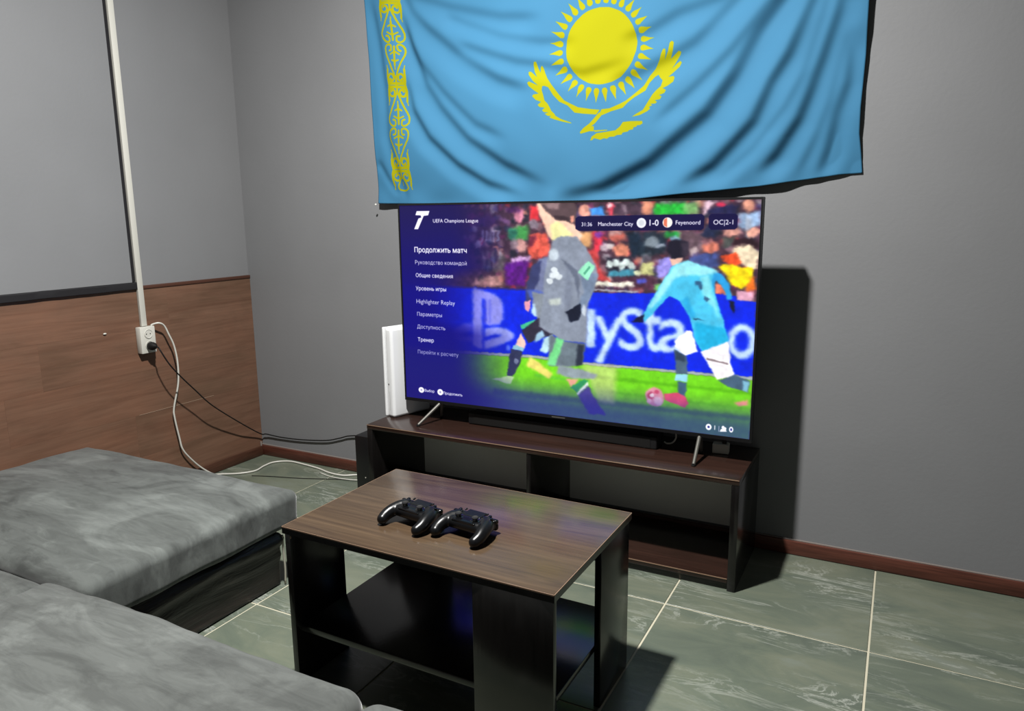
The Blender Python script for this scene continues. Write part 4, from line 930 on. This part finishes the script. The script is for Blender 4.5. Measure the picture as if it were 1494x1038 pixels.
def build_tv():
    root = thing('television', (TVX, TVY, SH), TVR, 'large flat television showing a football match menu on the dark stand', 'television')
    zb = TVZ-SH; w = TVW/2
    bl, br, bt, bb = .007, .007, .008, .013
    bm = bmesh.new(); box(bm, -w, w, .004, .030, zb, zb+TVH); bevel_all(bm, .002, 2); obj('back_panel', bm, M['matte_black'], root, .7)
    bm = bmesh.new(); box(bm, -.52, .52, .0302, .062, zb+.05, zb+.50); bevel_all(bm, .014, 2); obj('rear_housing', bm, M['matte_black'], root, .7)
    bm = bmesh.new()
    box(bm, -w, -w+bl, -.004, .0038, zb, zb+TVH); box(bm, w-br, w, -.004, .0038, zb, zb+TVH)
    box(bm, -w+bl, w-br, -.004, .0038, zb+TVH-bt, zb+TVH); box(bm, -w+bl, w-br, -.004, .0038, zb, zb+bb)
    obj('bezel', bm, M['black_plastic'], root)
    bm = bmesh.new(); box(bm, -.028, .028, -.0052, -.0042, zb+.004, zb+.0085); obj('badge', bm, M['steel'], root)
    me = bpy.data.meshes.new('screen'); x0, x1, z0, z1 = -w+bl, w-br, zb+bb, zb+TVH-bt
    me.from_pydata([(x0, -.0015, z0), (x1, -.0015, z0), (x1, -.0015, z1), (x0, -.0015, z1), (x0, .003, z0), (x1, .003, z0), (x1, .003, z1), (x0, .003, z1)], [],
                   [(0, 1, 2, 3), (7, 6, 5, 4), (0, 4, 5, 1), (1, 5, 6, 2), (2, 6, 7, 3), (3, 7, 4, 0)])
    uv = me.uv_layers.new(name='picture')
    for i, c in enumerate([(0, 0), (1, 0), (1, 1), (0, 1)]): uv.data[i].uv = c
    m = mat('screen_glow', (.004, .004, .005), .25, .25)
    ti = nd(m, 'ShaderNodeTexImage'); ti.image = paint_screen(); ti.extension = 'EXTEND'
    lk(m, ti.outputs[0], bsdf(m).inputs['Emission Color']); bsdf(m).inputs['Emission Strength'].default_value = 1.12
    me.materials.append(m); link('screen', me, root)
    for side, tx, bx in ((-1, -.548, -.594), (1, .545, .551)):
        bm = bmesh.new(); tube(bm, [(tx, .006, zb+.002), (bx, -.098, .006)], [.0075, .006], 10)
        f = obj('foot', bm, M['steel'], root, .7)
        bm = bmesh.new(); tube(bm, [(tx, .018, zb+.002), (bx+.012*side*-1, .062, .006)], [.0075, .006], 10); obj('rear_bar', bm, M['steel'], f, .7)
        for yy, xx in ((-.098, bx), (.062, bx-.012*side)):
            bm = bmesh.new(); lathe(bm, [(.007, 0), (.008, .002), (.007, .007)], Matrix.Translation((xx, yy, .0003)), 12); obj('rubber_tip', bm, M['rubber'], f, .6)
build_tv()

# ------------------------------------------------------------------ television stand
def build_stand():
    x0, x1, y0, y1 = [1.0519, 2.5808, -0.398, -0.018]
    root = thing('tv_stand', (0, 0, 0), 0, 'long low dark brown open television stand with two bays against the wall', 'tv stand')
    t = .026
    bbox_obj('top_board', x0, x1, y0, y1, SH-.020, SH-.0002, M['stand_top'], root, .0015)
    bbox_obj('edge_highlight', x0+.001, x1-.001, y0-.0016, y0+.0003, SH-.0035, SH-.0008, M['pale_tan'], root, 0)  # highlight on the front edge, put in as a paler strip
    bbox_obj('side_panel', x0, x0+t, y0+.001, y1, 0.0006, SH-.0205, M['venge'], root, .0015)
    bbox_obj('side_panel', x1-t, x1, y0+.001, y1, 0.0006, SH-.0205, M['venge'], root, .0015)
    xm = 1.800
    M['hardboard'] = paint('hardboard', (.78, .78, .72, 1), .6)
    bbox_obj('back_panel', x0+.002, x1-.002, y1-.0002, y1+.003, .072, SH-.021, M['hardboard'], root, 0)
    bbox_obj('divider', xm, xm+.018, y0+.003, y1, .0455, SH-.0205, M['venge'], root, .0015)
    bbox_obj('bottom_shelf', x0+t+.0005, x1-t-.0005, y0+.004, y1, .027, .045, M['stand_top'], root, .0015)
    bbox_obj('shelf_edge_highlight', x0+t+.001, x1-t-.001, y0+.0022, y0+.0042, .0415, .0445, M['pale_tan'], root, 0)  # highlight on the shelf edge, coloured in as a thin strip
    bbox_obj('plinth', x0+t+.0005, x1-t-.0005, y0+.014, y0+.030, .0006, .0265, M['venge'], root, .001)
build_stand()

# ------------------------------------------------------------------ coffee table
def build_table():
    tx, ty, yaw, tw, td, th = [1.9994, -1.192, -0.0096, 0.7898, 0.497, 0.4618]
    root = thing('coffee_table', (tx, ty, 0), yaw, 'brown wood topped coffee table with black side panels and a low shelf', 'table')
    w, d = tw/2, td/2; t = .018; L = .205
    bbox_obj('tabletop', -w, w, -d, d, th-.021, th-.0002, M['table_top'], root, .0012)
    bm = bmesh.new()
    for a, b, c, e in ((-w, w, -d-.0012, -d+.0002), (-w, w, d-.0002, d+.0012), (-w-.0012, -w+.0002, -d, d), (w-.0002, w+.0012, -d, d)): box(bm, a, b, c, e, th-.0042, th-.0008)
    obj('edge_highlight', bm, M['pale_tan'], root)  # light caught by the PVC edging, put into its paler colour
    bm = bmesh.new()
    for a, b, c, e in ((-w, w, -d-.0008, -d+.0001), (-w, w, d-.0001, d+.0008), (-w-.0008, -w+.0001, -d, d), (w-.0001, w+.0008, -d, d)): box(bm, a, b, c, e, th-.020, th-.0043)
    obj('dark_edge', bm, M['venge'], root)
    zt = th-.0215; i = .004
    def pan(a, b, c, e): bbox_obj('leg_panel', a, b, c, e, .0006, zt, M['venge'], root, .0015)
    pan(-w+i, -w+i+t, -d+i, -d+i+L)                 # left side, near half
    pan(w-i-L, w-i, -d+i, -d+i+t)                   # near side, right half
    pan(w-i-t, w-i, d-i-L, d-i)                     # right side, far half
    pan(-w+i, -w+i+L, d-i-t, d-i)                   # far side, left half
    bbox_obj('shelf', -w+i+t+.0005, w-i-t-.0005, -d+i+t+.0005, d-i-t-.0005, .154, .172, M['venge'], root, .0015)
    for (a, b, c, e) in ((-w+i, -w+i, -d+i, 0),):
        bm = bmesh.new(); lathe(bm, [(.004, 0), (.004, .0012)], Matrix.Translation((-w+.022, -d+.006, th-.03)) @ Matrix.Rotation(PI/2, 4, 'X'), 10); obj('screw_cap', bm, M['pale_tan'], root)
build_table()
TTH = [1.9994, -1.192, -0.0096, 0.7898, 0.497, 0.4618][5]

# ------------------------------------------------------------------ game controllers
def remeshed(bm, voxel, smooth_it):
    me = bpy.data.meshes.new('tmp'); bm.to_mesh(me); bm.free()
    o = bpy.data.objects.new('tmp', me); COL.objects.link(o)
    r = o.modifiers.new('r', 'REMESH'); r.mode = 'VOXEL'; r.voxel_size = voxel
    s = o.modifiers.new('s', 'SMOOTH'); s.factor = .5; s.iterations = smooth_it
    dg = bpy.context.evaluated_depsgraph_get(); out = bpy.data.meshes.new_from_object(o.evaluated_get(dg))
    bpy.data.objects.remove(o); bpy.data.meshes.remove(me)
    out.polygons.foreach_set('use_smooth', [True]*len(out.polygons)); return out
M['pad_black'] = mat('satin_black', lin((14, 15, 17)), .30, .32)
M['pad_gloss'] = mat('gloss_black', lin((12, 12, 14)), .14, .6)
def build_controller():
    root = thing('game_controller', (0, 0, TTH), 0, '', 'controller')
    bm = bmesh.new()
    rbox(bm, 0, .018, .029, .112, .066, .030, .014, .02)
    rbox(bm, 0, .030, .026, .128, .040, .030, .013, .02)
    for s in (-1, 1):
        pts = spline([(s*.044, .030, .031), (s*.055, .012, .031), (s*.0615, -.012, .027), (s*.0645, -.030, .021), (s*.062, -.045, .0155)], 8)
        n = len(pts); rs = [.0195 + (-.0050)*(i/(n-1))**1.2 for i in range(n)]
        tube(bm, pts, rs, 16); ellipsoid(bm, pts[-1], (.0145, .0145, .0145)); ellipsoid(bm, pts[0], (.0195, .0195, .0195))
    me = remeshed(bm, .0021, 6)
    zmin = min(v.co.z for v in me.vertices)
    for v in me.vertices: v.co.z -= zmin - .0004
    me.materials.append(M['pad_black']); link('shell', me, root); dz = -zmin
    tilt = Matrix.Rotation(math.radians(-9), 4, 'X')
    top = Matrix.Translation((0, .022, .0465+dz-.001)) @ Matrix.Rotation(math.radians(4), 4, 'X')
    def onto(name, bm_, m, parent=root, sm=.7, mx=top):
        bmesh.ops.transform(bm_, matrix=mx, verts=bm_.verts[:]); return obj(name, bm_, m, parent, sm)
    bm = bmesh.new(); rbox(bm, 0, .017, -.0030, .056, .034, .006, .0028, .01); onto('touchpad', bm, M['pad_black'])
    bm = bmesh.new(); rbox(bm, 0, -.020, -.003, .074, .030, .008, .0035, .01); onto('faceplate', bm, M['pad_gloss'])
    for s in (-1, 1):
        mx = top @ Matrix.Translation((s*.0265, -.016, 0))
        bm = bmesh.new(); lathe(bm, [(.013, -.004), (.0135, .001), (.012, .0015), (.007, .002), (.006, .008)], None, 20); st = onto('thumbstick', bm, M['pad_gloss'], root, .6, mx)
        bm = bmesh.new(); lathe(bm, [(.006, .0070), (.0084, .0076), (.0090, .0092), (.0083, .0106), (.006, .0099), (.001, .0096)], None, 20); onto('stick_cap', bm, M['rubber'], st, .6, mx)
        bm = bmesh.new(); rbox(bm, s*.046, .050, .033+dz, .036, .014, .013, .005, .01); obj('bumper', bm, M['pad_gloss'], root, .8)
        bm = bmesh.new(); rbox(bm, s*.046, .052, .019+dz, .033, .016, .020, .007, .01); obj('trigger', bm, M['pad_black'], root, .8)
    for k in range(4):
        a = k*PI/2
        bm = bmesh.new(); lathe(bm, [(.0048, -.004), (.005, .003), (.0042, .0042), (.001, .0045)], None, 14)
        onto('face_button', bm, M['pad_gloss'], root, .6, top @ Matrix.Translation((.047+.0105*math.cos(a), .009+.0105*math.sin(a), -.001)))
        bm = bmesh.new(); rbox(bm, 0, 0, 0, .008, .010, .007, .002, .01)
        onto('direction_key', bm, M['pad_gloss'], root, .8, top @ Matrix.Translation((-.047, .009, 0)) @ Matrix.Rotation(a, 4, 'Z') @ Matrix.Translation((0, .0085, .0005)))
    for s in (-1, 1):
        bm = bmesh.new(); rbox(bm, s*.034, .026, .0005, .004, .009, .004, .0015, .01); onto('menu_button', bm, M['pad_gloss'])
    return root
def copy_tree(o):
    r = o.copy(); COL.objects.link(r)
    for ch in list(o.children):
        c = ch.copy(); COL.objects.link(c); c.parent = r
        for g in list(ch.children):
            d = g.copy(); COL.objects.link(d); d.parent = c
    return r
pad = build_controller(); PADS = [(1.903, -1.275, -0.16), (2.068, -1.272, -0.12)]
pad['group'] = 'game controllers on the coffee table'
pad2 = copy_tree(pad)
for o, (px, py, rz), lb in ((pad, PADS[0], 'black game controller on the coffee table, the one nearer the sofa chaise'),
                            (pad2, PADS[1], 'black game controller on the coffee table, the one nearer the right table edge')):
    o.location = (px, py, TTH+.0002); o.rotation_euler = (0, 0, rz); o['label'] = lb; o['category'] = 'controller'

# ------------------------------------------------------------------ sofa
def cushion_disp(seed, crown, wr, wdir):
    def f(p, n, hs):
        a, b = p.x/hs[0], p.y/hs[1]; up = max(0, n.z)
        p = p.copy()
        if n.z > -.2: p.z += up*crown*(1-a*a)*(1-b*b)*1.0
        q = Vector((p.x*wdir[0]+p.y*wdir[1], p.x*wdir[2]+p.y*wdir[3], p.z*3+seed))
        h = mnoise.fractal(q*2.2, .9, 2.1, 4)*wr + mnoise.noise(Vector((p.x*1.7, p.y*1.7, seed*3)))*wr*1.2
        return p + n*h
    return f
def cushion(name, x0, x1, y0, y1, z0, z1, r, m, parent, seed, crown=.012, wr=.004, wdir=(1, 0, 0, 3), step=.022):
    bm = bmesh.new(); rbox(bm, (x0+x1)/2, (y0+y1)/2, (z0+z1)/2, x1-x0, y1-y0, z1-z0, r, step, cushion_disp(seed, crown, wr, wdir))
    o = obj(name, bm, m, parent, 9); return o
def leather_base(name, x0, x1, y0, y1, z0, z1, parent, sag):
    def f(p, n, hs):
        p = p.copy(); k = (p.z/hs[2]+1)/2
        h = mnoise.fractal(Vector((p.x*2.5, p.y*2.5, p.z*6)), 1, 2, 4)
        if abs(n.z) < .9:
            p += Vector((n.x, n.y, 0))*h*.003
            if n.x < .5: return p
            zr = .070 + .016*mnoise.noise(Vector((p.y*5, 1, 0))) - .10*max(0, -p.y-.02)*(p.y < 0); zr2 = zr-.052
            p += Vector((n.x, n.y, 0))*(.020*math.exp(-((p.z-zr)/.018)**2) + .008*math.exp(-((p.z-zr2)/.020)**2))
        if k > .55: p.z += sag*mnoise.noise(Vector((p.x*5, p.y*5, 7)))*(k-.55)/.45
        return p
    bm = bmesh.new(); rbox(bm, (x0+x1)/2, (y0+y1)/2, (z0+z1)/2, x1-x0, y1-y0, z1-z0, .012, .014, f)
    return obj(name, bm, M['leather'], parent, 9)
CH = thing('chaise_longue', (0, 0, 0), 0, 'dark grey velvet chaise section along the wood panelled wall, leatherette base', 'sofa')
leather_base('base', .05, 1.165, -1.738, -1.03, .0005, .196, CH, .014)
cushion('seat_cushion', .035, 1.205, -1.746, -.962, .206, .333, .030, M['velvet'], CH, 1.7, .030, .0040, (.8, .6, -1.8, 2.4))
bm = bmesh.new(); tube(bm, spline([(1.176, -1.030, .004), (1.178, -1.028, .06), (1.1765, -1.029, .12), (1.178, -1.030, .185)], 4), .0035, 6)
M['pale_strip'] = mat('pale_corner_strip', lin((200, 196, 180)), .6, .3); tag_o = obj('corner_strip', bm, M['pale_strip'], CH, 9)  # thin pale strip up the corner of the base
SO = thing('sofa', (0, 0, 0), 0, 'lighter grey velvet seat section of the corner sofa in the foreground', 'sofa')
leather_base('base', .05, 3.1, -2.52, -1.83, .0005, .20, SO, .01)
cushion('seat_cushion', 1.098, 2.135, -2.50, -1.755, .205, .358, .042, M['velvet2'], SO, 5.2, .024, .006, (.7, .7, -2.0, 2.0))
cushion('seat_cushion', 2.148, 3.18, -2.50, -1.765, .205, .358, .042, M['velvet2'], SO, 9.4, .020, .005, (.7, .7, -2.0, 2.0))
cushion('corner_cushion', .04, 1.094, -2.50, -1.750, .205, .332, .040, M['velvet2'], SO, 3.3, .014, .004, (.7, .7, -2.0, 2.0))

# ------------------------------------------------------------------ game console beside the television
def build_console():
    root = thing('game_console', (1.038, -.252, SH), math.radians(-17), 'white upright game console standing on the left end of the television stand', 'console')
    H = .392; D = .205
    def panel(x0, x1, bulge, name, r=.005):
        def f(p, n, hs):
            p = p.copy(); a = p.y/hs[1]; b = p.z/hs[2]
            if n.x*bulge > .3: p.x += bulge*.006*(1-a*a)*(1-b*b)
            return p
        bm = bmesh.new(); rbox(bm, (x0+x1)/2, D/2, H/2, x1-x0, D, H, r, .03, f); return obj(name, bm, M['white_shell'], root, .9)
    panel(.0, .013, -1, 'side_panel')
    panel(.0205, .066, 1, 'side_panel', .013)
    bm = bmesh.new(); box(bm, .010, .026, .034, D-.010, .020, H-.022); obj('core', bm, M['black_plastic'], root)
    bm = bmesh.new(); box(bm, .0415, .0435, -.0006, .001, .030, .115); obj('disc_slot', bm, mat('slot_grey', lin((190, 192, 192)), .5, .3), root)
    bm = bmesh.new(); lathe(bm, [(.0032, 0), (.0032, .0008)], Matrix.Translation((.037, -.0002, .146)) @ Matrix.Rotation(PI/2, 4, 'X'), 12); obj('eject_button', bm, M['black_plastic'], root)
build_console()

# ------------------------------------------------------------------ soundbar, subwoofer, adapter, cables behind the television
sb = thing('soundbar', (0, 0, SH), 0, 'black soundbar lying on the stand under the television', 'soundbar')
bm = bmesh.new(); rbox(bm, 1.84, -.165, .0245, .81, .085, .048, .006, .05); obj('housing', bm, M['matte_black'], sb, .8)
bm = bmesh.new(); box(bm, 1.46, 2.22, -.2090, -.2070, .006, .042); obj('grille', bm, M['rubber'], sb)
sw = thing('subwoofer', (0, 0, 0), 0, 'black box speaker standing on the floor left of the television stand', 'speaker')
bbox_obj('cabinet', .884, 1.048, -.280, -.020, .012, .296, M['black_plastic'], sw, .003)
for yy in (-.255, -.05):
    bm = bmesh.new(); box(bm, .90, 1.03, yy, yy+.02, .0005, .0118); obj('foot', bm, M['rubber'], sw)
for xx, zz in ((.935, .105), (.945, .072)):
    bm = bmesh.new(); lathe(bm, [(.003, 0), (.003, .001)], Matrix.Translation((xx, -.2802, zz)) @ Matrix.Rotation(PI/2, 4, 'X'), 10); obj('indicator', bm, M['grey_box'], sw)
ad = thing('power_adapter', (2.463, -.135, SH), .1, 'small pale grey power adapter behind the right television foot', 'adapter')
bm = bmesh.new(); rbox(bm, 0, 0, .0185, .058, .036, .036, .004, .05); obj('body', bm, M['grey_box'], ad, .8)
bm = bmesh.new(); box(bm, .004, .018, -.008, .006, .0366, .052); obj('plug_pins', bm, M['rubber'], ad)
bm = bmesh.new(); tube(bm, spline([(2.296, -.15, .470), (2.302, -.155, .440), (2.290, -.158, .420), (2.270, -.158, .414), (2.258, -.155, .418)], 6), .003, 8)
tag(obj('signal_cable', bm, M['grey_box'], None, 9), 'short pale cable loop hanging behind the television beside the soundbar end', 'cable')

# ------------------------------------------------------------------ left wall: trunking, outlet, cables
tr = thing('cable_trunking', (0, -.640, .788), 0, 'white vertical cable trunking on the left wall down to the outlet', 'trunking')
bbox_obj('channel', 0.0092, .0215, -.0125, .0125, 0, RZ-.79, M['white_plastic'], tr, .0015)
bbox_obj('cover', .0216, .0246, -.0135, .0135, 0, RZ-.79, M['white_plastic'], tr, .001)
ou = thing('wall_outlet', (.0105, -.640, .668), 0, 'white double wall outlet with a black plug in it', 'outlet')
bbox_obj('housing', 0, .032, -.037, .037, 0, .118, M['white_plastic'], ou, .003)
for zz in (.086, .034):
    bm = bmesh.new(); lathe(bm, [(.0195, 0), (.0205, .0015), (.0195, .003), (.0185, .003), (.0175, .0012), (.001, .001)], Matrix.Translation((.0322, 0.002, zz)) @ Matrix.Rotation(PI/2, 4, 'Y'), 24)
    so = obj('socket', bm, M['white_plastic'], ou, .6)
    if zz > .06:
        for yy in (-.0085, .0105):
            bm = bmesh.new(); lathe(bm, [(.0026, 0), (.0026, .0006)], Matrix.Translation((.0334, yy, zz)) @ Matrix.Rotation(PI/2, 4, 'Y'), 10); obj('pin_hole', bm, M['rubber'], so)
pc = thing('power_cable', (0, 0, 0), 0, 'thin black power cable with round plug running from the outlet to the corner', 'cable')
bm = bmesh.new(); lathe(bm, [(.0165, 0), (.018, .003), (.0185, .016), (.016, .028), (.009, .036), (.005, .045)], Matrix.Translation((.0462, -.6385, .700)) @ Matrix.Rotation(PI/2, 4, 'Y'), 20); plug = obj('plug', bm, M['rubber'], pc, .6)
bm = bmesh.new(); tube(bm, spline([(.084, -.637, .700), (.096, -.634, .694), (0.11, -0.636, 0.682), (0.12, -0.609, 0.622), (0.12, -0.565, 0.563), (0.11, -0.474, 0.466), (0.1, -0.378, 0.369), (0.07, -0.195, 0.232), (0.035, -0.034, 0.125), (.06, -.016, .121), (0.159, -0.011, 0.115), (0.303, -0.011, 0.121), (0.466, -0.011, 0.139), (0.557, -0.011, 0.163), (0.624, -0.011, 0.184), (.74, -.0105, .198), (.84, -.0105, .190), (.95, -.0105, .186)], 8), .0032, 8)
obj('cord', bm, M['rubber'], pc, 9)
bm = bmesh.new(); tube(bm, spline([(0.03, -0.612, 0.786), (0.035, -0.606, 0.792), (0.05, -0.585, 0.796), (0.05, -0.56, 0.78), (0.05, -0.541, 0.738), (0.05, -0.519, 0.68), (0.05, -0.509, 0.598), (0.045, -0.513, 0.501), (0.03, -0.536, 0.389), (0.03, -0.538, 0.339), (0.03, -0.523, 0.235), (0.032, -0.514, 0.181), (0.034, -0.481, 0.127), (0.035, -0.424, 0.061), (0.05, -0.37, 0.012), (0.08, -0.337, 0.005), (0.15, -0.292, 0.005), (0.19, -0.23, 0.005), (0.175, -0.156, 0.005), (0.178, -0.09, 0.005), (0.24, -0.045, 0.005), (0.342, -0.048, 0.005), (0.458, -0.064, 0.005), (0.546, -0.088, 0.005), (0.634, -0.089, 0.005), (0.7, -0.05, 0.005), (0.8, -0.032, 0.005), (0.87, -0.03, 0.005)], 8), .0042, 8)
tag(obj('extension_cord', bm, M['white_plastic'], None, 9), 'white cable looping from the outlet down behind the chaise and over the floor', 'cable')
bm = bmesh.new(); tube(bm, spline([(.225, -.286, .0024), (.27, -.268, .0024), (.335, -.246, .0024), (.46, -.21, .0024), (.60, -.155, .0024), (.733, -.105, .0024), (.82, -.08, .0024), (.872, -.055, .0024)], 6), .0018, 6)
tag(obj('thin_wire', bm, M['rubber'], None, 9), 'thin dark wire lying on the floor tiles below the white cable', 'cable')
bm = bmesh.new(); tube(bm, spline([(.50, -.105, .003), (.60, -.128, .004), (.70, -.128, .0075), (.79, -.10, .0075), (.87, -.062, .0075)], 6), .0026, 6)
tag(obj('short_cable', bm, M['white_plastic'], None, 9), 'short white cable end on the floor beside the black box speaker', 'cable')
bm = bmesh.new(); ellipsoid(bm, (.0135, -.821, .779), (.003, .008, .004), 10, 6)
tag(obj('wall_plug', bm, M['white_plastic'], None, .8), 'small white wall plug stuck in the wood planks left of the outlet', 'wall plug')
